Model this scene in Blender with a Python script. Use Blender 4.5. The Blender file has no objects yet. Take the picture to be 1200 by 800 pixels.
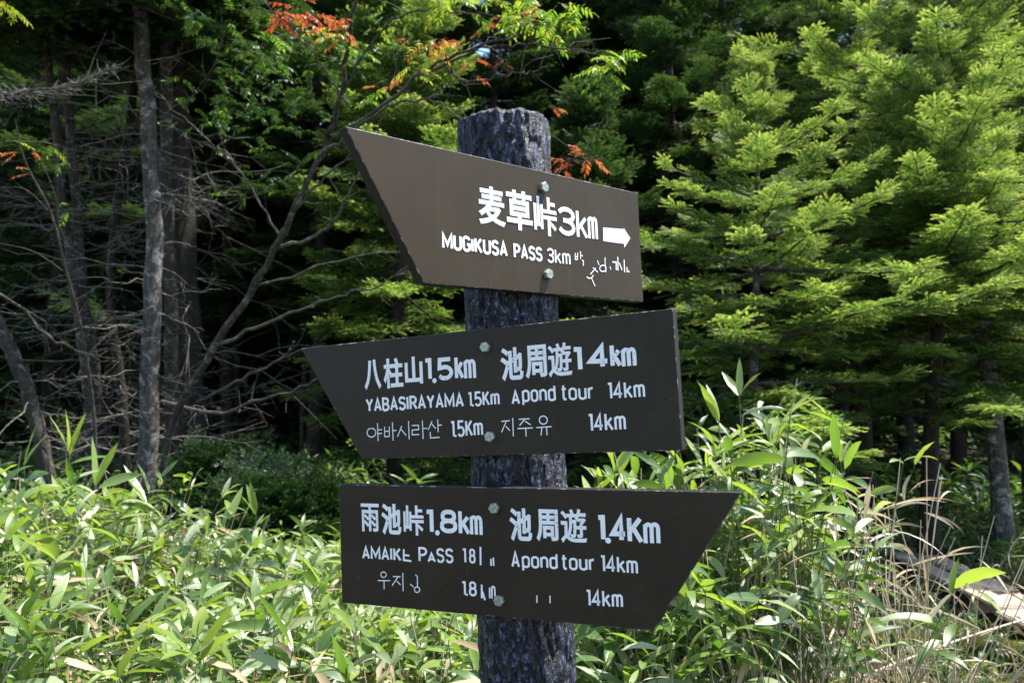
import bpy, bmesh, math, random, json
import numpy as np
from mathutils import Vector, Matrix, noise as mnoise

SC = bpy.context.scene
COL = SC.collection
PI = math.pi
R = math.radians

# ------------------------------------------------------------------ camera
CAM_H, PITCH, FPX = 1.45, R(3.5), 968.0
cd = bpy.data.cameras.new('camera')
cd.sensor_width = 22.3
cd.lens = 18.0
cd.clip_start, cd.clip_end = 0.05, 500
cd.dof.use_dof = True
cd.dof.focus_distance = 1.55
cd.dof.aperture_fstop = 4.5
cam = bpy.data.objects.new('camera', cd)
cam.location = (0, 0, CAM_H)
cam.rotation_euler = (PI/2 + PITCH, 0, 0)
COL.objects.link(cam)
SC.camera = cam

# ------------------------------------------------------------------ sky, sun, exposure
SUN_AZ, SUN_EL = R(15), R(63)          # azimuth measured from +x towards +y
wd = bpy.data.worlds.new('World'); SC.world = wd; wd.use_nodes = True
wn = wd.node_tree
for n in list(wn.nodes): wn.nodes.remove(n)
wo = wn.nodes.new('ShaderNodeOutputWorld'); wb = wn.nodes.new('ShaderNodeBackground'); ws = wn.nodes.new('ShaderNodeTexSky')
ws.sky_type = 'NISHITA'; ws.sun_disc = False
ws.sun_elevation = SUN_EL; ws.sun_rotation = PI/2 - SUN_AZ
ws.air_density, ws.dust_density, ws.ozone_density = 1.0, 0.6, 1.0
wb.inputs['Strength'].default_value = 0.15
wn.links.new(ws.outputs[0], wb.inputs[0]); wn.links.new(wb.outputs[0], wo.inputs[0])
sl = bpy.data.lights.new('sun', 'SUN'); sl.energy = 5.0; sl.angle = R(0.53); sl.color = (1.0, 0.95, 0.86)
so = bpy.data.objects.new('sun', sl)
so.rotation_euler = Vector((math.cos(SUN_EL)*math.cos(SUN_AZ), math.cos(SUN_EL)*math.sin(SUN_AZ), math.sin(SUN_EL))).to_track_quat('Z', 'Y').to_euler()
so.location = (6, 6, 14)
COL.objects.link(so)
vs = SC.view_settings
vs.view_transform = 'Standard'; vs.look = 'None'; vs.exposure = 1.32; vs.gamma = 1.0; vs.use_curve_mapping = False
SC.cycles.use_denoising = True
SC.cycles.max_bounces = 8; SC.cycles.transmission_bounces = 4; SC.cycles.diffuse_bounces = 4; SC.cycles.glossy_bounces = 3

# ------------------------------------------------------------------ helpers
def at(px, py, d):
    """a point seen at photo pixel (px, py), d metres in front of the camera"""
    x, y = (px-600)/FPX*d, (py-400)/FPX*d
    c, s = math.cos(PITCH), math.sin(PITCH)
    return Vector((x, d*c + y*s, CAM_H + d*s - y*c))

def tag(o, label=None, cat=None, group=None, kind=None):
    if label: o['label'] = label
    if cat: o['category'] = cat
    if group: o['group'] = group
    if kind: o['kind'] = kind
    return o

def empty(name, loc=(0, 0, 0), rz=0):
    o = bpy.data.objects.new(name, None)
    o.empty_display_size = .2
    o.location = loc; o.rotation_euler = (0, 0, rz)
    COL.objects.link(o)
    return o

def link(name, me, parent=None):
    o = bpy.data.objects.new(name, me); COL.objects.link(o)
    if parent: o.parent = parent
    return o

class Geo:
    """collects triangles/quads with tone and uv, then becomes ONE mesh"""
    def __init__(s):
        s.V = []; s.T = []; s.UV = []; s.F = []; s.M = []; s.n = 0
    def add(s, V, F, tone=0.5, uv=None, mat=0):
        V = np.asarray(V, np.float32).reshape(-1, 3); F = np.asarray(F, np.int64)
        if len(V) == 0 or len(F) == 0: return
        s.V.append(V)
        s.T.append(np.broadcast_to(np.asarray(tone, np.float32), (len(V),)))
        s.UV.append(np.zeros((len(V), 2), np.float32) if uv is None else np.asarray(uv, np.float32))
        s.F.append(F + s.n)
        s.M.append(np.broadcast_to(np.asarray(mat, np.int32), (len(F),)))
        s.n += len(V)
    def mesh(s, name, mats, smooth=True):
        me = bpy.data.meshes.new(name)
        V = np.concatenate(s.V); T = np.concatenate(s.T); UV = np.concatenate(s.UV)
        me.vertices.add(len(V)); me.vertices.foreach_set('co', V.ravel())
        lv = np.concatenate([f.ravel() for f in s.F])
        ln = np.concatenate([np.full(len(f), f.shape[1]) for f in s.F])
        st = np.concatenate([[0], np.cumsum(ln)[:-1]])
        me.loops.add(len(lv)); me.loops.foreach_set('vertex_index', lv.astype(np.int32))
        me.polygons.add(len(ln)); me.polygons.foreach_set('loop_start', st.astype(np.int32))
        me.polygons.foreach_set('loop_total', ln.astype(np.int32))
        me.polygons.foreach_set('material_index', np.concatenate(s.M))
        me.polygons.foreach_set('use_smooth', np.full(len(ln), smooth))
        a = me.attributes.new('tone', 'FLOAT', 'POINT'); a.data.foreach_set('value', T.astype(np.float32))
        if UV.any(): u = me.uv_layers.new(name='uv'); u.data.foreach_set('uv', UV[lv].ravel())
        for m in mats: me.materials.append(m)
        me.update(calc_edges=True)
        return me
    def build(s, name, mats, parent=None, smooth=True):
        return link(name, s.mesh(name, mats if isinstance(mats, (list, tuple)) else [mats], smooth), parent)

def tube(g, P, rad, sides=6, tone=0.5, mat=0, cap=True, wob=0.0, rng=None):
    P = np.array([list(p) for p in P], float); n = len(P)
    rad = np.broadcast_to(np.asarray(rad, float), (n,))
    T = np.gradient(P, axis=0); T /= np.linalg.norm(T, axis=1)[:, None] + 1e-9
    ref = np.array([0, 0, 1.]) if abs(T[0, 2]) < .9 else np.array([1., 0, 0])
    A = np.cross(T, ref); A /= np.linalg.norm(A, axis=1)[:, None] + 1e-9
    B = np.cross(T, A)
    th = np.arange(sides)/sides*2*PI
    rr = rad[:, None]*np.ones(sides)
    if wob and rng is not None: rr = rr*(1 + wob*rng.standard_normal((n, sides)))
    V = P[:, None] + rr[..., None]*(np.cos(th)[None, :, None]*A[:, None] + np.sin(th)[None, :, None]*B[:, None])
    i = np.arange(n-1)[:, None]*sides; j = np.arange(sides)[None]; k = (j+1) % sides
    F = np.stack([i+j, i+k, i+sides+k, i+sides+j], -1).reshape(-1, 4)
    L = np.concatenate([[0], np.cumsum(np.linalg.norm(np.diff(P, axis=0), axis=1))])
    uv = np.stack(np.broadcast_arrays(th[None]/(2*PI), L[:, None]), -1).reshape(-1, 2)
    g.add(V.reshape(-1, 3), F, tone, uv, mat)
    if cap:
        c = (n-1)*sides
        if sides == 4: g.add(V[-1], [[0, 1, 2, 3]], tone, None, mat)
        else: g.add(np.vstack([V[-1], P[-1:]]), [[q, (q+1) % sides, sides] for q in range(sides)], tone, None, mat)

def spline(pts, n):
    """smooth resampled path through points (Catmull-Rom)"""
    P = np.array([list(p) for p in pts], float)
    if len(P) < 3:
        t = np.linspace(0, 1, n)[:, None]; return P[0]*(1-t)+P[-1]*t
    Q = np.vstack([2*P[0]-P[1], P, 2*P[-1]-P[-2]])
    out = []
    for u in np.linspace(0, len(P)-1-1e-6, n):
        i = int(u); t = u-i
        a, b, c, d = Q[i], Q[i+1], Q[i+2], Q[i+3]
        out.append(.5*((2*b)+(-a+c)*t+(2*a-5*b+4*c-d)*t*t+(-a+3*b-3*c+d)*t**3))
    return np.array(out)

# ------------------------------------------------------------------ materials
class MB:
    def __init__(s, name):
        s.m = bpy.data.materials.new(name); s.m.use_nodes = True; s.t = s.m.node_tree
        for n in list(s.t.nodes): s.t.nodes.remove(n)
        s.out = s.n('ShaderNodeOutputMaterial')
    def n(s, k, **kw):
        x = s.t.nodes.new(k)
        for a, v in kw.items():
            if hasattr(x, a): setattr(x, a, v)
            else: x.inputs[a.replace('_', ' ')].default_value = v
        return x
    def l(s, a, b): s.t.links.new(a, b)
    def ramp(s, fac, stops, interp='LINEAR'):
        r = s.n('ShaderNodeValToRGB'); r.color_ramp.interpolation = interp
        e = r.color_ramp.elements
        while len(e) < len(stops): e.new(.5)
        for q, (p, c) in zip(e, stops):
            q.position = p; q.color = (*c, 1) if len(c) == 3 else c
        s.l(fac, r.inputs[0]); return r.outputs[0]
    def coord(s, kind='Object', scale=(1, 1, 1)):
        tc = s.n('ShaderNodeTexCoord'); mp = s.n('ShaderNodeMapping'); mp.inputs['Scale'].default_value = scale
        s.l(tc.outputs[kind], mp.inputs[0]); return mp.outputs[0]
    def noise(s, vec, scale, detail=4, rough=.55, dist=0):
        x = s.n('ShaderNodeTexNoise'); x.inputs['Scale'].default_value = scale; x.inputs['Detail'].default_value = detail
        x.inputs['Roughness'].default_value = rough; x.inputs['Distortion'].default_value = dist
        s.l(vec, x.inputs['Vector']); return x.outputs['Fac']
    def vor(s, vec, scale, feature='F1', rand=1):
        x = s.n('ShaderNodeTexVoronoi'); x.feature = feature; x.inputs['Scale'].default_value = scale
        x.inputs['Randomness'].default_value = rand
        s.l(vec, x.inputs['Vector']); return x.outputs['Distance']
    def mix(s, f, a, b, mode='MIX'):
        x = s.n('ShaderNodeMix'); x.data_type = 'RGBA'; x.blend_type = mode
        for v, i in ((f, 0), (a, 6), (b, 7)):
            if hasattr(v, 'is_linked'): s.l(v, x.inputs[i])
            else: x.inputs[i].default_value = v if i == 0 else (*v, 1)
        return x.outputs[2]
    def math(s, op, a, b=0.5, clamp=False):
        x = s.n('ShaderNodeMath'); x.operation = op; x.use_clamp = clamp
        for v, i in ((a, 0), (b, 1)):
            if hasattr(v, 'is_linked'): s.l(v, x.inputs[i])
            else: x.inputs[i].default_value = v
        return x.outputs[0]
    def attr(s, name='tone'):
        x = s.n('ShaderNodeAttribute'); x.attribute_name = name; return x.outputs['Fac']
    def bump(s, h, strength=.5, dist=.01):
        x = s.n('ShaderNodeBump'); x.inputs['Strength'].default_value = strength; x.inputs['Distance'].default_value = dist
        s.l(h, x.inputs['Height']); return x.outputs[0]
    def bsdf(s, color, rough=.6, spec=.5, metal=0, normal=None):
        b = s.n('ShaderNodeBsdfPrincipled')
        for v, k in ((color, 'Base Color'), (rough, 'Roughness'), (spec, 'Specular IOR Level'), (metal, 'Metallic')):
            if hasattr(v, 'is_linked'): s.l(v, b.inputs[k])
            else: b.inputs[k].default_value = (*v, 1) if k == 'Base Color' else v
        if normal is not None: s.l(normal, b.inputs['Normal'])
        return b.outputs[0]
    def done(s, sh): s.l(sh, s.out.inputs[0]); return s.m

def leaf_mat(name, stops, tstops, trans=.4, rough=.4, spec=.5, veins=0, var=None):
    b = MB(name)
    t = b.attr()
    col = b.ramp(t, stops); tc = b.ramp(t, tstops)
    nrm = None
    if veins:
        uv = b.coord('UV')
        sp = b.n('ShaderNodeSeparateXYZ'); b.l(uv, sp.inputs[0])
        w = b.math('SINE', b.math('MULTIPLY', sp.outputs[0], veins))
        nz = b.noise(b.coord('UV', (3, 1.2, 1)), 2.5, 3)
        col = b.mix(b.math('MULTIPLY', b.math('ADD', w, 1), .10), col, (.13, .22, .06))
        col = b.mix(b.math('MULTIPLY', nz, .5), col, b.mix(.5, col, (.02, .05, .012)))
        mid = b.math('LESS_THAN', b.math('ABSOLUTE', b.math('SUBTRACT', sp.outputs[0], .5)), .025)
        col = b.mix(b.math('MULTIPLY', mid, .45), col, (.22, .32, .10))
        edge = b.math('ABSOLUTE', b.math('SUBTRACT', sp.outputs[0], .5))
        ez = b.noise(b.coord('UV', (1.5, 2.5, 1)), 3.5, 3)
        em = b.ramp(b.math('ADD', edge, b.math('MULTIPLY', b.math('SUBTRACT', ez, .5), .55)), [(.47, (0, 0, 0)), (.53, (1, 1, 1))])
        col = b.mix(b.math('MULTIPLY', em, .75), col, (.40, .34, .20))
        bz = b.noise(b.coord('UV', (2, 6, 1)), 2.2, 4, .6)
        col = b.mix(b.math('MULTIPLY', b.ramp(bz, [(.66, (0, 0, 0)), (.70, (1, 1, 1))]), .7), col, (.22, .15, .06))
        nrm = b.bump(w, .25, .0006)
    d = b.bsdf(col, rough, spec, 0, nrm)
    tr = b.n('ShaderNodeBsdfTranslucent'); b.l(tc, tr.inputs[0])
    mx = b.n('ShaderNodeMixShader'); mx.inputs[0].default_value = trans
    b.l(d, mx.inputs[1]); b.l(tr.outputs[0], mx.inputs[2])
    return b.done(mx.outputs[0])

def bark_mat(name, c0, c1, lichen, lich=.5, scale=1.0, bands=True):
    b = MB(name)
    v = b.coord('Object', (1, 1, .35)); v2 = b.coord('Object', (1, 1, 1))
    n1 = b.noise(v, 22*scale, 6, .65); n2 = b.noise(v2, 11*scale, 8, .72, .6); n3 = b.noise(b.coord('Object', (1, 1, 4)), 12*scale, 5, .65)
    col = b.ramp(n1, [(.3, c0), (.7, c1)])
    col = b.mix(b.math('MULTIPLY', b.ramp(n2, [(.62-.2*lich, (0, 0, 0)), (.72-.2*lich, (1, 1, 1))]), .75), col, lichen)
    if bands:
        col = b.mix(b.math('MULTIPLY', b.ramp(n3, [(.5, (0, 0, 0)), (.6, (1, 1, 1))]), .5), col, c0)
    return b.done(b.bsdf(col, .85, .2, 0, b.bump(b.math('ADD', n1, b.math('MULTIPLY', n2, .6)), .8, .02)))

M = {}
# signs and post
def board_mat(name, c0, c1, fade, spec):
    b = MB(name)
    v = b.coord('Object')
    g1 = b.noise(v, 900, 2); g2 = b.noise(v, 7, 4); g3 = b.noise(b.coord('Object', (1, .25, 1)), 60, 3)
    spots = b.vor(v, 34)
    col = b.ramp(g1, [(.3, c0), (.72, c1)])
    col = b.mix(b.math('MULTIPLY', b.ramp(g2, [(.45, (0, 0, 0)), (.75, (1, 1, 1))]), .35), col, fade)
    col = b.mix(b.math('MULTIPLY', b.ramp(spots, [(.03, (1, 1, 1)), (.06, (0, 0, 0))]), .25), col, (.15, .14, .12))
    # rain streaks, grime and fine scratches of the paint
    st = b.noise(b.coord('Object', (1, .05, 1)), 42, 4, .6)
    col = b.mix(b.math('MULTIPLY', b.ramp(st, [(.56, (0, 0, 0)), (.74, (1, 1, 1))]), .30), col, fade)
    s1 = b.noise(b.coord('Object', (.9, .12, 1)), 24, 2, .5, .8); s2 = b.noise(v, 11, 2)
    sm = b.ramp(b.math('ABSOLUTE', b.math('SUBTRACT', s1, .5)), [(.0, (1, 1, 1)), (.0022, (0, 0, 0))])
    sm = b.math('MULTIPLY', sm, b.ramp(s2, [(.60, (0, 0, 0)), (.66, (1, 1, 1))]))
    col = b.mix(b.math('MULTIPLY', sm, .45), col, (.20, .185, .165))
    chips = b.vor(v, 75); cs = b.noise(v, 5, 2)
    cm = b.math('MULTIPLY', b.ramp(chips, [(.05, (1, 1, 1)), (.075, (0, 0, 0))]), b.ramp(cs, [(.56, (0, 0, 0)), (.6, (1, 1, 1))]))
    col = b.mix(b.math('MULTIPLY', cm, .5), col, (.30, .28, .25))
    return b.done(b.bsdf(col, b.math('ADD', b.math('MULTIPLY', g3, .2), .42), spec, 0, b.bump(g1, .12, .0006)))
M['board'] = board_mat('board_paint', (.0132, .0102, .0060), (.036, .0282, .0175), (.048, .039, .026), .22)
M['board_sunlit'] = board_mat('sunlit_board_paint', (.0215, .0142, .0062), (.054, .0365, .0168), (.070, .050, .028), .22)  # lighter, warmer copy of the board paint: sunlight put into the colour
M['board_side'] = board_mat('board_side', (.009, .0085, .0075), (.022, .020, .018), (.03, .028, .025), .25)
b = MB('worn_edge')
v = b.coord('Object')
e1 = b.noise(v, 55, 5, .7)
col = b.ramp(e1, [(.53, (.030, .026, .021)), (.61, (.33, .32, .30))])
M['edge'] = b.done(b.bsdf(col, .6, .4))
b = MB('white_vinyl')
v = b.coord('Object')
col = b.ramp(b.noise(v, 40, 4), [(.3, (.82, .83, .84)), (.7, (.90, .90, .90))])
wn_ = b.noise(v, 260, 4, .65); wl = b.noise(v, 14, 3)
col = b.mix(b.math('MULTIPLY', b.ramp(wn_, [(.60, (0, 0, 0)), (.64, (1, 1, 1))]), b.ramp(wl, [(.50, (0, 0, 0)), (.60, (1, 1, 1))])), col, (.10, .09, .075))
M['vinyl'] = b.done(b.bsdf(col, .45, .4))
b = MB('galvanised_bolt')
v = b.coord('Object')
col = b.ramp(b.noise(v, 160, 4, .65), [(.35, (.22, .25, .19)), (.6, (.42, .46, .40)), (.75, (.55, .57, .52))])
M['bolt'] = b.done(b.bsdf(col, .42, .5, .55, b.bump(b.noise(v, 500, 2), .3, .001)))
b = MB('charred_bark')
v = b.coord('Object', (1, 1, .62)); v1 = b.coord('Object', (1, 1, .8))
n1 = b.noise(v, 58, 6, .66, 1.2); n2 = b.noise(v1, 95, 7, .74, .6); n3 = b.noise(b.coord('Object'), 9, 3); n4 = b.noise(b.coord('Object', (1, 1, .22)), 150, 4, .65)
cr = b.noise(b.coord('Object', (1, 1, .30)), 27, 5, .6, 1.2)
base = b.ramp(n2, [(.42, (.004, .0045, .006)), (.475, (.024, .029, .047)), (.53, (.085, .105, .185)), (.63, (.27, .32, .47))])  # blue of the sky's reflection is mixed into the bark colour
base = b.mix(b.math('MULTIPLY', b.ramp(n4, [(.42, (1, 1, 1)), (.56, (0, 0, 0))]), .5), base, (.012, .013, .019))
base = b.mix(b.math('MULTIPLY', b.ramp(n1, [(.465, (1, 1, 1)), (.505, (0, 0, 0))]), .95), base, (.004, .004, .006))
crm = b.ramp(b.math('ABSOLUTE', b.math('SUBTRACT', cr, .5)), [(.0, (1, 1, 1)), (.05, (0, 0, 0))])
base = b.mix(b.math('MULTIPLY', crm, .85), base, (.003, .003, .004))
hh = b.math('ADD', b.math('MULTIPLY', n1, 1.2), b.math('ADD', b.math('MULTIPLY', n2, .7), b.math('MULTIPLY', n4, .3)))
hh = b.math('SUBTRACT', hh, b.math('MULTIPLY', crm, .5))
M['post'] = b.done(b.bsdf(base, b.math('ADD', b.math('MULTIPLY', n3, .3), .28), .5, 0, b.bump(hh, 1.0, .008)))

# foliage
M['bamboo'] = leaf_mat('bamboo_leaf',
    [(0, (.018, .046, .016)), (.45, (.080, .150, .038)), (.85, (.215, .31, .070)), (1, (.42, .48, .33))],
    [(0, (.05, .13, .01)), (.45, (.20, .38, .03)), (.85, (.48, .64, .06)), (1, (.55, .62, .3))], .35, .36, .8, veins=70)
M['dry'] = leaf_mat('dry_leaf',
    [(0, (.22, .14, .07)), (.5, (.42, .33, .20)), (1, (.62, .57, .46))],
    [(0, (.25, .14, .05)), (.5, (.4, .3, .15)), (1, (.55, .48, .33))], .3, .6, .3)
M['culm'] = leaf_mat('dry_culm',
    [(0, (.05, .09, .025)), (.35, (.12, .15, .05)), (.6, (.36, .28, .16)), (1, (.55, .47, .35))],
    [(0, (.05, .09, .02)), (1, (.4, .3, .15))], .1, .5, .4)
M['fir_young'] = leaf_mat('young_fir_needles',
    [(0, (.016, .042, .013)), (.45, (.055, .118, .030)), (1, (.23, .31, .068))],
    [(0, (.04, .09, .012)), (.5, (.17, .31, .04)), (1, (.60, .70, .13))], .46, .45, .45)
M['fir_dark'] = leaf_mat('dark_fir_needles',  # shade of the wood is put into this darker needle colour
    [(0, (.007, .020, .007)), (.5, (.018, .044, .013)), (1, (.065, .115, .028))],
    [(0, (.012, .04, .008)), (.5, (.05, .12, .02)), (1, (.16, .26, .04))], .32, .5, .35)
M['rowan_leaf'] = leaf_mat('rowan_leaf',
    [(.10, (.016, .040, .012)), (.3, (.075, .16, .03)), (.55, (.22, .25, .04)), (.75, (.34, .11, .035)), (1, (.27, .055, .03))],
    [(.10, (.032, .075, .012)), (.3, (.22, .42, .03)), (.55, (.5, .5, .04)), (.75, (.58, .19, .05)), (1, (.50, .09, .04))], .45, .4, .45)
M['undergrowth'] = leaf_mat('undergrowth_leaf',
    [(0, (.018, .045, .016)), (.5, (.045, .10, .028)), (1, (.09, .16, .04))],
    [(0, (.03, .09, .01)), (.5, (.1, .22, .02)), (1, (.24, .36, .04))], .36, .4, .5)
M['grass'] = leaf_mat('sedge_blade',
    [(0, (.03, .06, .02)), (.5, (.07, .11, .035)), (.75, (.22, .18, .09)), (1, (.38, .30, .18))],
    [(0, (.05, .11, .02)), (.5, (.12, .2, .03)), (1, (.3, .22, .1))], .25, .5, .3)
M['twig'] = bark_mat('grey_twig', (.03, .026, .022), (.105, .092, .078), (.19, .19, .17), .45, 2, False)
M['dead_twig'] = bark_mat('dead_twig', (.06, .053, .046), (.21, .19, .165), (.33, .33, .30), .5, 2, False)
M['bark_grey'] = bark_mat('grey_fir_bark', (.018, .015, .0125), (.070, .060, .050), (.20, .205, .19), .42)
M['bark_dark'] = bark_mat('dark_forest_bark', (.012, .0095, .0075), (.042, .034, .027), (.10, .10, .085), .3)
M['bark_pale'] = bark_mat('pale_lichen_bark', (.026, .0225, .020), (.12, .108, .094), (.33, .34, .33), .55)
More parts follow.
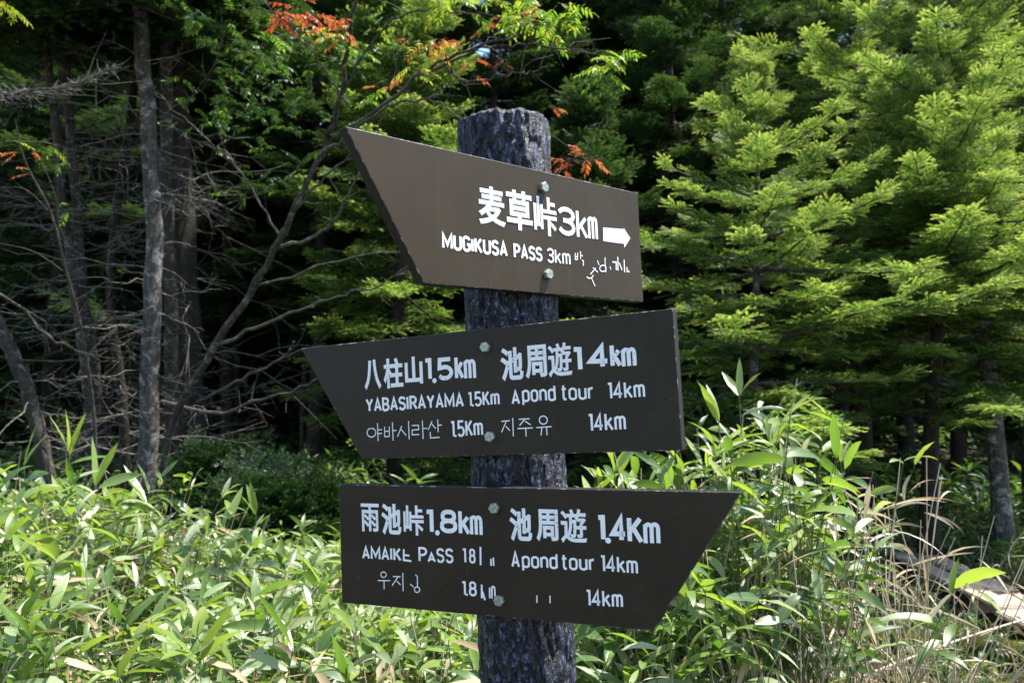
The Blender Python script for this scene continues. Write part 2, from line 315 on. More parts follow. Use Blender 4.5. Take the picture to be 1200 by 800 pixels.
# ------------------------------------------------------------------ the signpost
GLYPH = json.loads('''{"麦":{"o":[[[461,840],[461,761],[102,761],[102,697],[461,697],[461,618],[162,618],[162,557],[461,557],[461,471],[51,471],[51,407],[360,407],[306,349],[236,292],[151,238],[53,190],[72,175],[91,155],[106,136],[166,166],[221,199],[271,233],[317,177],[370,127],[429,82],[308,40],[181,8],[51,-13],[84,-80],[228,-53],[369,-14],[502,39],[627,-14],[768,-53],[922,-78],[967,-8],[826,10],[696,40],[580,81],[669,142],[745,216],[806,301],[757,331],[743,327],[383,327],[455,407],[948,407],[948,471],[535,471],[535,557],[849,557],[849,618],[535,618],[535,697],[904,697],[904,761],[535,761],[535,840]],[[505,118],[438,160],[381,209],[333,264],[692,264],[639,209],[576,160]]],"v":[[461,840],[461,761],[102,761],[102,697],[461,697],[461,618],[162,618],[162,557],[461,557],[461,471],[51,471],[51,407],[360,407],[236,292],[53,190],[82,165],[106,136],[194,182],[271,233],[343,151],[429,82],[245,23],[51,-13],[70,-45],[84,-80],[299,-35],[502,39],[696,-35],[922,-78],[942,-42],[967,-8],[760,24],[580,81],[709,178],[806,301],[757,331],[743,327],[383,327],[421,367],[455,407],[948,407],[948,471],[535,471],[535,557],[849,557],[849,618],[535,618],[535,697],[904,697],[904,761],[535,761],[535,840],[505,118],[409,184],[333,264],[692,264],[609,184]],"f":[[1,51,0],[1,50,51],[3,1,2],[3,50,1],[3,49,50],[3,48,49],[4,48,3],[5,47,4],[47,48,4],[5,46,47],[7,5,6],[7,46,5],[7,45,46],[7,44,45],[8,44,7],[9,43,8],[43,44,8],[9,42,43],[11,9,10],[11,42,9],[11,41,42],[11,40,41],[12,40,11],[13,39,12],[39,40,12],[13,38,39],[13,37,38],[36,34,35],[13,36,37],[13,34,36],[13,55,34],[55,33,34],[14,54,13],[54,55,13],[14,18,54],[18,53,54],[56,33,55],[14,17,18],[19,53,18],[15,17,14],[52,33,56],[19,52,53],[15,16,17],[52,32,33],[20,52,19],[20,32,52],[21,32,20],[21,26,32],[26,31,32],[21,25,26],[27,31,26],[27,30,31],[22,25,21],[27,29,30],[23,25,22],[28,29,27],[23,24,25]]},"草":{"o":[[[244,399],[754,399],[754,311],[244,311]],[[244,542],[754,542],[754,456],[244,456]],[[172,602],[172,251],[459,251],[459,154],[56,154],[56,86],[459,86],[459,-78],[534,-78],[534,86],[947,86],[947,154],[534,154],[534,251],[830,251],[830,602]],[[62,766],[62,698],[291,698],[291,621],[364,621],[364,698],[634,698],[634,621],[707,621],[707,698],[941,698],[941,766],[707,766],[707,840],[634,840],[634,766],[364,766],[364,840],[291,840],[291,766]]],"v":[[62,766],[62,698],[291,698],[291,621],[364,621],[364,698],[634,698],[634,621],[707,621],[707,698],[941,698],[941,766],[707,766],[707,840],[634,840],[634,766],[364,766],[364,840],[291,840],[291,766],[244,399],[754,399],[754,311],[244,311],[244,542],[754,542],[754,456],[244,456],[172,602],[172,251],[459,251],[459,154],[56,154],[56,86],[459,86],[459,-78],[534,-78],[534,86],[947,86],[947,154],[534,154],[534,251],[830,251],[830,602]],"f":[[29,24,28],[24,43,28],[24,25,43],[25,42,43],[29,27,24],[26,42,25],[29,20,27],[20,26,27],[20,21,26],[21,42,26],[29,23,20],[22,42,21],[29,22,23],[29,42,22],[30,42,29],[31,41,30],[41,42,30],[31,40,41],[33,31,32],[33,40,31],[33,39,40],[33,38,39],[34,38,33],[35,37,34],[37,38,34],[35,36,37],[19,17,18],[19,16,17],[15,13,14],[15,12,13],[1,19,0],[1,16,19],[1,15,16],[1,12,15],[1,11,12],[1,10,11],[2,10,1],[3,5,2],[5,10,2],[3,4,5],[6,10,5],[7,9,6],[9,10,6],[7,8,9]]},"峠":{"o":[[[422,529],[422,467],[960,467],[960,529],[695,529],[695,660],[907,660],[907,721],[695,721],[695,839],[623,839],[623,529]],[[422,380],[422,317],[623,317],[623,-79],[695,-79],[695,192],[767,149],[835,103],[889,62],[929,116],[866,161],[787,211],[707,255],[695,240],[695,317],[960,317],[960,380]],[[203,829],[203,193],[132,193],[132,641],[73,641],[73,28],[132,28],[132,129],[341,129],[341,68],[398,68],[398,641],[341,641],[341,193],[267,193],[267,829]]],"v":[[203,829],[203,193],[132,193],[132,641],[73,641],[73,28],[132,28],[132,129],[341,129],[341,68],[398,68],[398,641],[341,641],[341,193],[267,193],[267,829],[422,529],[422,467],[960,467],[960,529],[695,529],[695,660],[907,660],[907,721],[695,721],[695,839],[623,839],[623,529],[422,380],[422,317],[623,317],[623,-79],[695,-79],[695,192],[803,126],[889,62],[929,116],[828,186],[707,255],[695,240],[695,317],[960,317],[960,380]],"f":[[27,25,26],[27,24,25],[27,21,24],[21,23,24],[21,22,23],[27,20,21],[17,27,16],[17,20,27],[17,19,20],[17,18,19],[29,42,28],[29,41,42],[30,41,29],[31,40,30],[40,41,30],[31,39,40],[39,37,38],[31,33,39],[33,37,39],[31,32,33],[34,37,33],[34,36,37],[35,36,34],[1,15,0],[1,14,15],[5,3,4],[5,2,3],[13,11,12],[13,10,11],[5,7,2],[7,1,2],[7,14,1],[7,13,14],[7,8,13],[8,10,13],[5,6,7],[9,10,8]]},"八":{"o":[[[305,743],[283,532],[239,323],[160,133],[32,-19],[87,-75],[222,88],[309,289],[359,510],[387,736]],[[660,766],[587,761],[599,628],[641,399],[736,142],[908,-74],[926,-56],[948,-38],[973,-22],[804,182],[711,426],[671,643]]],"v":[[660,766],[587,761],[641,399],[908,-74],[936,-47],[973,-22],[711,426],[305,743],[239,323],[32,-19],[61,-46],[87,-75],[309,289],[387,736]],"f":[[8,13,7],[8,12,13],[9,12,8],[9,10,12],[10,11,12],[1,6,0],[2,6,1],[2,5,6],[3,4,2],[4,5,2]]},"柱":{"o":[[[604,816],[633,761],[658,704],[675,655],[746,682],[728,730],[702,785],[671,838]],[[197,840],[197,646],[52,646],[52,576],[193,576],[152,436],[97,302],[34,197],[74,124],[118,200],[160,295],[197,400],[197,-79],[270,-79],[270,431],[358,278],[405,332],[270,521],[270,576],[396,576],[396,646],[270,646],[270,840]],[[438,351],[438,283],[644,283],[644,20],[384,20],[384,-49],[961,-49],[961,20],[722,20],[722,283],[917,283],[917,351],[722,351],[722,580],[943,580],[943,650],[417,650],[417,580],[644,580],[644,351]]],"v":[[197,840],[197,646],[52,646],[52,576],[193,576],[126,367],[34,197],[56,162],[74,124],[140,246],[197,400],[197,-79],[270,-79],[270,431],[320,347],[358,278],[405,332],[344,421],[270,521],[270,576],[396,576],[396,646],[270,646],[270,840],[438,351],[438,283],[644,283],[644,20],[384,20],[384,-49],[961,-49],[961,20],[722,20],[722,283],[917,283],[917,351],[722,351],[722,580],[943,580],[943,650],[417,650],[417,580],[644,580],[644,351],[604,816],[646,732],[675,655],[746,682],[716,757],[671,838]],"f":[[44,48,49],[45,48,44],[45,47,48],[46,47,45],[1,23,0],[1,22,23],[41,39,40],[41,38,39],[3,1,2],[3,22,1],[3,21,22],[3,20,21],[42,38,41],[43,37,42],[37,38,42],[43,36,37],[4,20,3],[5,19,4],[19,20,4],[5,18,19],[5,10,18],[10,13,18],[13,17,18],[10,12,13],[14,17,13],[14,16,17],[5,9,10],[11,12,10],[6,9,5],[25,43,24],[25,36,43],[25,35,36],[25,34,35],[15,16,14],[26,34,25],[27,33,26],[33,34,26],[27,32,33],[6,7,9],[7,8,9],[29,27,28],[29,32,27],[29,31,32],[29,30,31]]},"山":{"o":[[[108,632],[108,-2],[816,-2],[816,-76],[893,-76],[893,633],[816,633],[816,74],[538,74],[538,829],[460,829],[460,74],[185,74],[185,632]]],"v":[[108,632],[108,-2],[816,-2],[816,-76],[893,-76],[893,633],[816,633],[816,74],[538,74],[538,829],[460,829],[460,74],[185,74],[185,632]],"f":[[11,9,10],[11,8,9],[7,5,6],[7,4,5],[1,13,0],[1,12,13],[1,11,12],[1,8,11],[1,7,8],[1,2,7],[2,4,7],[3,4,2]]},"池":{"o":[[[93,774],[161,741],[227,701],[278,664],[321,727],[269,762],[202,798],[134,829]],[[40,499],[106,466],[169,429],[219,394],[260,456],[210,490],[146,525],[80,555]],[[73,-16],[138,-65],[197,37],[257,149],[312,259],[255,306],[195,189],[131,77]],[[396,742],[396,474],[276,427],[305,360],[396,396],[396,72],[403,3],[429,-41],[477,-63],[552,-69],[815,-69],[883,-60],[926,-29],[950,28],[963,116],[940,123],[914,133],[893,146],[886,73],[873,29],[850,6],[813,0],[554,0],[511,3],[485,14],[473,35],[470,71],[470,424],[616,482],[616,143],[690,143],[690,510],[846,571],[844,432],[841,333],[836,281],[828,262],[817,253],[802,251],[725,253],[734,231],[740,206],[744,182],[778,182],[815,184],[847,189],[874,201],[894,224],[906,262],[913,336],[917,464],[918,631],[922,645],[868,666],[855,654],[849,649],[690,588],[690,838],[616,838],[616,559],[470,502],[470,742]]],"v":[[40,499],[139,448],[219,394],[260,456],[179,507],[80,555],[93,774],[195,721],[278,664],[321,727],[236,780],[134,829],[73,-16],[138,-65],[227,93],[312,259],[255,306],[163,132],[396,742],[396,474],[276,427],[305,360],[396,396],[396,72],[429,-41],[552,-69],[683,-69],[815,-69],[926,-29],[963,116],[927,128],[893,146],[873,29],[813,0],[680,0],[554,0],[485,14],[470,71],[470,424],[616,482],[616,143],[690,143],[690,510],[846,571],[843,377],[836,281],[823,256],[802,251],[770,251],[725,253],[738,219],[744,182],[797,183],[847,189],[885,211],[906,262],[915,394],[918,631],[922,645],[868,666],[855,654],[849,649],[690,588],[690,838],[616,838],[616,559],[470,502],[470,742]],"f":[[65,63,64],[65,62,63],[6,10,11],[6,9,10],[7,9,6],[19,67,18],[19,66,67],[7,8,9],[60,58,59],[61,58,60],[62,58,61],[62,57,58],[62,43,57],[43,56,57],[65,43,62],[65,42,43],[44,56,43],[66,42,65],[66,39,42],[39,41,42],[19,39,66],[19,38,39],[40,41,39],[20,38,19],[21,22,20],[22,38,20],[22,37,38],[23,37,22],[44,55,56],[45,55,44],[17,15,16],[46,55,45],[46,54,55],[17,14,15],[47,54,46],[50,48,49],[50,47,48],[50,54,47],[51,54,50],[51,53,54],[51,52,53],[32,30,31],[12,14,17],[32,29,30],[32,28,29],[12,13,14],[24,37,23],[24,36,37],[33,28,32],[24,35,36],[24,34,35],[24,33,34],[24,28,33],[24,27,28],[25,27,24],[26,27,25],[0,4,5],[0,3,4],[1,3,0],[1,2,3]]},"周":{"o":[[[148,792],[148,468],[145,344],[130,212],[95,81],[33,-38],[93,-86],[161,43],[200,187],[218,333],[222,468],[222,722],[805,722],[805,15],[803,1],[794,-6],[780,-9],[636,-8],[647,-31],[656,-56],[661,-79],[739,-78],[797,-75],[836,-66],[862,-50],[876,-24],[880,15],[880,792]],[[467,702],[467,615],[288,615],[288,555],[467,555],[467,457],[263,457],[263,395],[753,395],[753,457],[539,457],[539,555],[728,555],[728,615],[539,615],[539,702]],[[312,311],[312,-8],[381,-8],[381,48],[701,48],[701,311]],[[381,250],[631,250],[631,108],[381,108]]],"v":[[148,792],[148,468],[130,212],[33,-38],[65,-60],[93,-86],[200,187],[222,468],[222,722],[805,722],[805,15],[799,-3],[780,-9],[726,-10],[636,-8],[652,-44],[661,-79],[771,-77],[836,-66],[870,-39],[880,15],[880,792],[467,702],[467,615],[288,615],[288,555],[467,555],[467,457],[263,457],[263,395],[753,395],[753,457],[539,457],[539,555],[728,555],[728,615],[539,615],[539,702],[312,311],[312,-8],[381,-8],[381,48],[701,48],[701,311],[381,250],[631,250],[631,108],[381,108]],"f":[[1,8,0],[8,21,0],[8,9,21],[9,20,21],[1,7,8],[10,20,9],[23,37,22],[23,36,37],[25,23,24],[25,36,23],[25,35,36],[25,34,35],[26,34,25],[27,33,26],[33,34,26],[27,32,33],[2,7,1],[2,6,7],[29,27,28],[29,32,27],[29,31,32],[29,30,31],[39,44,38],[44,43,38],[44,45,43],[45,42,43],[39,47,44],[46,42,45],[3,6,2],[3,4,6],[4,5,6],[39,41,47],[41,46,47],[41,42,46],[39,40,41],[11,20,10],[11,19,20],[12,19,11],[15,13,14],[13,19,12],[15,19,13],[15,18,19],[16,18,15],[16,17,18]]},"遊":{"o":[[[54,738],[111,692],[164,642],[203,597],[262,642],[221,687],[166,736],[109,780]],[[389,816],[432,704],[274,704],[274,640],[367,640],[367,494],[364,403],[349,305],[317,208],[260,119],[307,76],[369,168],[406,269],[424,372],[430,471],[526,471],[519,283],[510,176],[498,131],[492,124],[483,121],[473,120],[403,123],[412,103],[417,81],[420,60],[503,61],[524,65],[540,74],[555,90],[573,147],[584,275],[592,503],[592,534],[430,534],[430,640],[608,640],[579,599],[634,559],[656,591],[678,627],[698,667],[950,667],[950,731],[725,731],[755,828],[690,844],[672,777],[647,713],[617,655],[617,704],[508,704],[456,830]],[[756,452],[756,366],[619,366],[619,304],[756,304],[756,136],[755,128],[750,124],[741,123],[649,124],[672,60],[722,61],[761,64],[790,72],[809,85],[819,106],[821,135],[821,304],[956,304],[956,366],[821,366],[821,432],[864,469],[905,510],[942,552],[900,583],[887,579],[652,579],[652,520],[833,520]],[[251,490],[45,490],[45,420],[178,420],[178,100],[134,74],[87,34],[39,-14],[89,-79],[138,-17],[184,28],[222,46],[249,37],[282,14],[320,-12],[395,-45],[484,-62],[594,-67],[939,-57],[944,-31],[952,-3],[961,21],[846,11],[719,4],[596,2],[494,5],[408,20],[335,51],[251,105]]],"v":[[54,738],[139,667],[203,597],[262,642],[194,711],[109,780],[389,816],[412,760],[432,704],[274,704],[274,640],[367,640],[367,494],[349,305],[260,119],[285,99],[307,76],[406,269],[430,471],[526,471],[515,220],[498,131],[488,122],[473,120],[445,120],[403,123],[415,92],[420,60],[466,59],[503,61],[532,69],[555,90],[579,200],[592,503],[592,522],[592,534],[430,534],[430,640],[608,640],[594,619],[579,599],[608,579],[634,559],[667,609],[698,667],[950,667],[950,731],[725,731],[741,779],[755,828],[690,844],[660,745],[617,655],[617,704],[508,704],[485,766],[456,830],[756,452],[756,366],[619,366],[619,304],[756,304],[756,136],[753,126],[741,123],[706,123],[649,124],[663,92],[672,60],[743,62],[790,72],[815,95],[821,135],[821,304],[956,304],[956,366],[821,366],[821,432],[885,489],[942,552],[900,583],[887,579],[652,579],[652,520],[833,520],[796,483],[251,490],[45,490],[45,420],[178,420],[178,100],[110,55],[39,-14],[89,-79],[162,8],[222,46],[265,26],[320,-12],[437,-56],[594,-67],[781,-64],[939,-57],[947,-17],[961,21],[783,7],[596,2],[449,11],[335,51],[286,84],[251,105]],"f":[[51,49,50],[6,55,56],[51,48,49],[7,55,6],[0,4,5],[51,47,48],[7,54,55],[8,54,7],[52,47,51],[1,4,0],[52,46,47],[52,44,46],[44,45,46],[1,3,4],[10,8,9],[10,54,8],[10,53,54],[10,52,53],[2,3,1],[52,43,44],[10,37,52],[37,38,52],[38,43,52],[11,37,10],[12,37,11],[12,36,37],[39,43,38],[40,43,39],[40,41,43],[41,42,43],[81,79,80],[83,81,82],[83,79,81],[83,84,79],[84,78,79],[12,35,36],[12,34,35],[12,33,34],[85,78,84],[12,19,33],[19,32,33],[13,18,12],[18,19,12],[88,86,87],[88,89,86],[89,109,86],[85,77,78],[57,77,85],[13,17,18],[20,32,19],[58,77,57],[58,76,77],[90,109,89],[60,58,59],[60,76,58],[60,75,76],[60,74,75],[14,17,13],[61,74,60],[62,73,61],[73,74,61],[62,72,73],[14,15,17],[15,16,17],[21,32,20],[21,31,32],[63,72,62],[63,71,72],[22,31,21],[64,71,63],[67,65,66],[67,64,65],[26,24,25],[67,71,64],[23,31,22],[26,23,24],[26,31,23],[90,108,109],[91,108,90],[67,70,71],[27,31,26],[68,70,67],[27,30,31],[91,107,108],[68,69,70],[27,29,30],[27,28,29],[92,95,91],[95,107,91],[95,106,107],[92,94,95],[96,106,95],[97,106,96],[104,102,103],[97,105,106],[92,93,94],[105,102,104],[97,102,105],[98,102,97],[98,101,102],[99,101,98],[99,100,101]]},"雨":{"o":[[[213,400],[386,284],[431,331],[255,441]],[[203,204],[267,161],[332,116],[382,77],[428,125],[247,245]],[[571,400],[752,285],[796,334],[614,443]],[[557,206],[745,80],[789,129],[600,248]],[[53,777],[53,703],[459,703],[459,572],[100,572],[100,-78],[172,-78],[172,501],[459,501],[459,-68],[533,-68],[533,501],[830,501],[830,16],[828,4],[821,-3],[807,-5],[665,-4],[691,-73],[764,-73],[821,-69],[861,-61],[886,-45],[899,-20],[903,16],[903,572],[533,572],[533,703],[948,703],[948,777]]],"v":[[213,400],[307,340],[386,284],[431,331],[349,385],[255,441],[203,204],[300,138],[382,77],[428,125],[344,184],[247,245],[571,400],[669,340],[752,285],[796,334],[711,387],[614,443],[557,206],[658,141],[745,80],[789,129],[701,187],[600,248],[53,777],[53,703],[459,703],[459,572],[100,572],[100,-78],[172,-78],[172,501],[459,501],[459,-68],[533,-68],[533,501],[830,501],[830,16],[825,0],[807,-5],[754,-6],[665,-4],[681,-39],[691,-73],[794,-72],[861,-61],[894,-34],[903,16],[903,572],[533,572],[533,703],[948,703],[948,777]],"f":[[25,52,24],[25,51,52],[26,51,25],[27,50,26],[50,51,26],[27,49,50],[29,31,28],[31,27,28],[31,49,27],[31,48,49],[31,32,48],[32,35,48],[35,36,48],[36,47,48],[29,30,31],[33,35,32],[33,34,35],[37,47,36],[12,16,17],[0,4,5],[1,4,0],[13,16,12],[13,15,16],[1,3,4],[14,15,13],[2,3,1],[18,22,23],[6,10,11],[19,22,18],[7,10,6],[19,21,22],[7,9,10],[20,21,19],[8,9,7],[38,47,37],[38,46,47],[39,46,38],[42,40,41],[40,46,39],[42,46,40],[42,45,46],[43,45,42],[43,44,45]]}}''')
BOARDS = json.loads('''{"post":[[0.0016,1.6149,1.5488],[0.045,0.0145,-0.9989]],"boards":[{"o":[0.2708,1.7266,1.7546],"U":[0.728,0.6852,0.0225],"V":[-0.0419,0.0117,0.9991],"N":[0.6843,-0.7282,0.0372],"poly":[[-714.6,116.0],[0.0,116.0],[0.0,-116.0],[-574.4,-116.0]],"kanji":[["麦",-449.5,-388.8,-3.1,66.6],["草",-384.5,-319.8,-4.4,69.2],["峠",-315.6,-254.8,-6.8,67.4]],"latin":[["3",-247.4,-207.6,-0.2,-0.9,56.1,7,""],["k",-195.4,-170.1,-2.9,-2.0,58.9,6,""],["m",-162.4,-140.4,-2.0,-1.4,60.6,5.4,""],["MUGiKUSA",-532.1,-388.7,-55.8,-56.5,28.0,4.6,""],["PASS",-368.9,-300.3,-57.0,-57.4,27.4,4.4,""],["3km",-283.2,-223.4,-57.5,-57.4,28.5,3.4,""]],"strokes":[[2.0,[[[-206.4,-31.9],[-207.5,-44.8]],[[-199.6,-30.6],[-200.8,-44.2]],[[-207.0,-39.2],[-200.3,-38.6]],[[-207.5,-44.8],[-200.8,-44.2]],[[-191.6,-27.1],[-191.9,-42.4]],[[-191.2,-35.0],[-185.6,-35.9]],[[-187.9,-44.1],[-183.9,-45.5],[-184.7,-55.3]],[[-156.4,-56.1],[-142.7,-64.6]],[[-148.4,-56.5],[-165.1,-70.4]],[[-176.7,-76.1],[-170.1,-78.8],[-161.5,-76.8],[-156.7,-71.2]],[[-162.6,-77.6],[-152.9,-93.3]],[[-116.7,-54.7],[-117.9,-57.6],[-120.9,-60.1],[-125.0,-61.6],[-129.4,-62.0],[-133.3,-61.0],[-135.8,-59.0],[-136.5,-56.3],[-135.3,-53.5],[-132.3,-51.0],[-128.2,-49.4],[-123.8,-49.1],[-119.9,-50.0],[-117.4,-52.0],[-116.7,-54.7]],[[-117.8,-32.3],[-118.9,-44.2],[-117.4,-62.6]],[[-142.1,-40.9],[-137.5,-50.0]],[[-104.5,-49.5],[-101.8,-56.1]]]],[2.8,[[[-95.7,-40.1],[-84.3,-39.2],[-84.9,-55.9]],[[-78.1,-28.1],[-79.3,-56.1]],[[-74.1,-39.8],[-66.5,-54.4]],[[-57.7,-31.8],[-58.2,-58.2]],[[-50.0,-46.9],[-50.0,-57.6]],[[-44.8,-52.8],[-44.2,-57.9]]]]],"bolts":[[-288.6,83.7],[-287.2,-79.9]],"arrow":[[-119.6,27.9],[-53.9,32.1],[-54.2,34.7],[-33.9,15.3],[-55.1,-6.9],[-54.8,1.3],[-121.2,0.3]]},{"o":[0.2712,1.3548,1.4715],"U":[0.8888,-0.4545,0.0588],"V":[-0.0512,0.0289,0.9983],"N":[-0.4554,-0.8903,0.0024],"poly":[[-792.8,116.0],[0.0,116.0],[0.0,-116.0],[-646.0,-116.0]],"kanji":[["八",-631.2,-592.1,20.9,79.0],["柱",-585.0,-539.7,19.0,77.9],["山",-535.0,-494.1,24.0,77.1],["池",-324.3,-280.1,17.8,77.0],["周",-275.0,-233.3,19.1,77.4],["遊",-230.0,-185.6,18.2,77.4]],"latin":[["1",-487.3,-477.7,27.9,28.1,44.0,6.2,""],[".",-468.2,-467.2,25.0,24.9,45.8,6,""],["5",-457.6,-430.3,26.8,26.5,43.5,6.2,""],["k",-419.1,-406.1,25.8,25.7,45.5,5.6,""],["m",-399.7,-380.5,24.4,23.9,48.4,5.0,""],["1",-180.1,-169.7,24.5,23.7,43.7,6.6,""],["4",-150.7,-119.6,26.8,25.2,42.4,6.6,""],["k",-110.3,-97.4,26.0,25.7,42.0,6.0,""],["m",-90.6,-71.1,23.8,23.8,43.5,5.4,""],["YABASIRAYAMA",-628.9,-408.6,-24.4,-25.8,27.5,4.2,""],["15Km",-395.6,-332.8,-25.7,-25.5,27.6,3.6,"."],["A",-304.8,-291.9,-26.6,-27.0,26.3,4,""],["pond",-283.2,-221.2,-23.1,-24.3,28.7,3.6,""],["tour",-207.3,-149.7,-24.3,-25.4,28.4,3.6,""],["14km",-121.0,-58.4,-27.0,-27.7,29.1,3.6,""],["15Km",-435.8,-370.5,-80.4,-79.6,30.9,3.8,"."],["14km",-159.6,-95.5,-80.3,-80.0,31.2,3.8,""]],"strokes":[[1.9,[[[-608.9,-65.1],[-610.1,-68.8],[-613.2,-71.7],[-617.5,-73.3],[-622.2,-73.1],[-626.4,-71.2],[-629.3,-68.1],[-630.2,-64.3],[-628.9,-60.5],[-625.9,-57.6],[-621.5,-56.1],[-616.8,-56.3],[-612.6,-58.1],[-609.8,-61.3],[-608.9,-65.1]],[[-604.1,-46.6],[-604.0,-82.0]],[[-603.1,-60.0],[-594.2,-59.7]],[[-603.4,-67.3],[-594.5,-67.0]],[[-587.5,-54.6],[-588.3,-73.9]],[[-576.3,-54.4],[-577.1,-73.6]],[[-587.9,-63.2],[-576.7,-63.7]],[[-588.3,-73.9],[-577.1,-73.6]],[[-568.8,-46.8],[-568.7,-81.9]],[[-567.9,-62.7],[-560.0,-62.4]],[[-547.1,-54.3],[-558.1,-75.0]],[[-548.9,-60.8],[-537.7,-73.1]],[[-531.1,-45.8],[-531.0,-80.5]],[[-523.7,-54.7],[-508.3,-54.7],[-508.6,-63.1],[-523.3,-63.2],[-523.7,-72.3],[-507.5,-72.3]],[[-499.5,-46.0],[-499.4,-81.0]],[[-498.6,-61.6],[-489.5,-61.3]],[[-477.7,-48.3],[-487.4,-64.6]],[[-478.6,-53.4],[-470.0,-62.8]],[[-464.8,-45.6],[-465.0,-69.4]],[[-464.5,-56.6],[-456.3,-56.3]],[[-483.0,-68.7],[-482.7,-79.7],[-462.4,-79.1]],[[-329.6,-55.0],[-312.4,-54.5]],[[-319.3,-54.8],[-330.3,-74.7]],[[-321.0,-64.0],[-313.1,-72.3]],[[-306.1,-49.9],[-306.7,-82.9]],[[-294.1,-52.9],[-272.7,-52.7]],[[-282.0,-52.9],[-293.2,-63.9]],[[-282.1,-56.5],[-271.1,-63.7]],[[-297.4,-69.2],[-267.3,-69.3]],[[-281.3,-69.9],[-281.2,-83.9]],[[-238.0,-56.7],[-238.9,-59.8],[-241.1,-62.2],[-244.3,-63.4],[-247.8,-63.3],[-250.9,-61.8],[-253.0,-59.2],[-253.6,-56.0],[-252.7,-52.9],[-250.4,-50.5],[-247.2,-49.3],[-243.8,-49.4],[-240.7,-51.0],[-238.6,-53.6],[-238.0,-56.7]],[[-260.0,-69.0],[-230.6,-68.4]],[[-249.5,-69.4],[-252.0,-83.1]],[[-240.4,-69.2],[-240.3,-83.0]]]]],"bolts":[[-353.9,81.6],[-353.2,-81.8]]},{"o":[-0.3396,1.6564,1.1517],"U":[0.9129,-0.4073,0.0283],"V":[-0.0374,-0.0144,0.9992],"N":[-0.4066,-0.9132,-0.0284],"poly":[[0.0,116.0],[778.7,116.0],[625.7,-116.0],[0.0,-116.0]],"kanji":[["雨",51.2,92.4,25.8,80.2],["池",98.8,142.2,22.6,81.1],["峠",147.7,191.8,22.5,79.4],["池",370.3,412.8,22.3,80.3],["周",421.6,462.9,24.2,79.8],["遊",468.0,515.2,23.3,81.9]],"latin":[["1",198.8,209.0,26.8,27.2,46.0,6.4,""],[".",220.9,221.8,26.9,26.9,47.4,6.2,""],["8",231.0,259.0,29.7,30.0,43.5,6.4,""],["k",269.7,286.5,27.3,27.2,47.5,5.8,""],["m",292.7,312.0,26.6,26.6,48.0,5.0,""],["1",537.5,545.2,27.2,27.6,46.3,6.6,""],[".",553.6,554.3,27.2,27.2,46.1,6.4,""],["4",561.9,583.7,27.6,27.8,45.9,6.6,""],["K",591.8,611.8,26.7,26.2,46.6,6.2,""],["m",619.1,640.9,25.1,26.1,47.6,5.4,""],["AMAIK",53.2,138.0,-28.0,-27.6,25.7,4,""],["P",180.4,195.3,-26.5,-25.6,28.2,4,""],["A",199.7,213.5,-26.5,-25.9,18.8,3.6,""],["SS",219.1,250.8,-26.0,-25.5,27.7,3.8,""],["1",273.2,277.6,-23.8,-23.5,27.6,3.4,""],["8",287.3,297.0,-23.0,-23.0,26.9,3.4,""],["A",372.3,384.8,-26.0,-25.9,29.4,4,""],["pond",393.1,457.5,-25.4,-24.1,27.9,3.6,""],["tour",467.9,525.8,-24.3,-23.1,27.7,3.6,""],["14km",539.5,601.7,-23.8,-24.4,29.0,3.6,""],["18",269.6,296.8,-82.8,-82.4,26.9,3.6,"."],["14km",510.9,573.1,-84.0,-82.1,29.0,3.6,""]],"strokes":[[1.9,[[[105.4,-54.5],[104.8,-56.8],[103.0,-58.8],[100.5,-59.9],[97.8,-60.1],[95.3,-59.2],[93.6,-57.5],[93.1,-55.3],[93.7,-53.0],[95.5,-51.0],[98.0,-49.9],[100.8,-49.7],[103.2,-50.6],[104.9,-52.3],[105.4,-54.5]],[[85.5,-67.1],[113.5,-65.4]],[[99.7,-66.2],[99.4,-82.5]],[[120.2,-57.0],[137.0,-56.6]],[[131.7,-56.9],[118.0,-74.3]],[[128.6,-65.3],[136.7,-71.8]],[[142.5,-49.2],[142.1,-83.3]],[[158.0,-68.9],[165.2,-74.2]],[[170.0,-50.6],[174.2,-53.7],[173.7,-73.0]],[[178.7,-78.1],[178.1,-80.3],[176.4,-82.2],[174.0,-83.4],[171.4,-83.6],[169.0,-82.7],[167.4,-81.1],[166.9,-78.9],[167.5,-76.6],[169.2,-74.7],[171.6,-73.6],[174.3,-73.4],[176.6,-74.2],[178.2,-75.9],[178.7,-78.1]]]],[3.6,[[[146.5,-4.2],[145.3,-24.7],[162.2,-25.7]],[[146.9,-15.2],[158.3,-15.8]],[[309.6,7.7],[308.6,-25.1]],[[309.4,-60.2],[308.6,-84.9]],[[310.3,-72.7],[315.0,-87.7]]]],[3.0,[[[330.0,-12.6],[329.6,-25.1]],[[334.9,-10.3],[334.8,-24.8]],[[325.4,-64.4],[324.8,-83.8]],[[330.0,-62.1],[329.3,-83.5]],[[330.0,-62.1],[334.4,-62.9],[335.5,-68.0],[335.2,-79.6]]]],[2.2,[[[417.6,-71.9],[417.1,-85.1]],[[442.6,-70.8],[442.1,-83.8]]]]],"bolts":[[341.5,79.2],[344.4,-85.9]]}]}''')

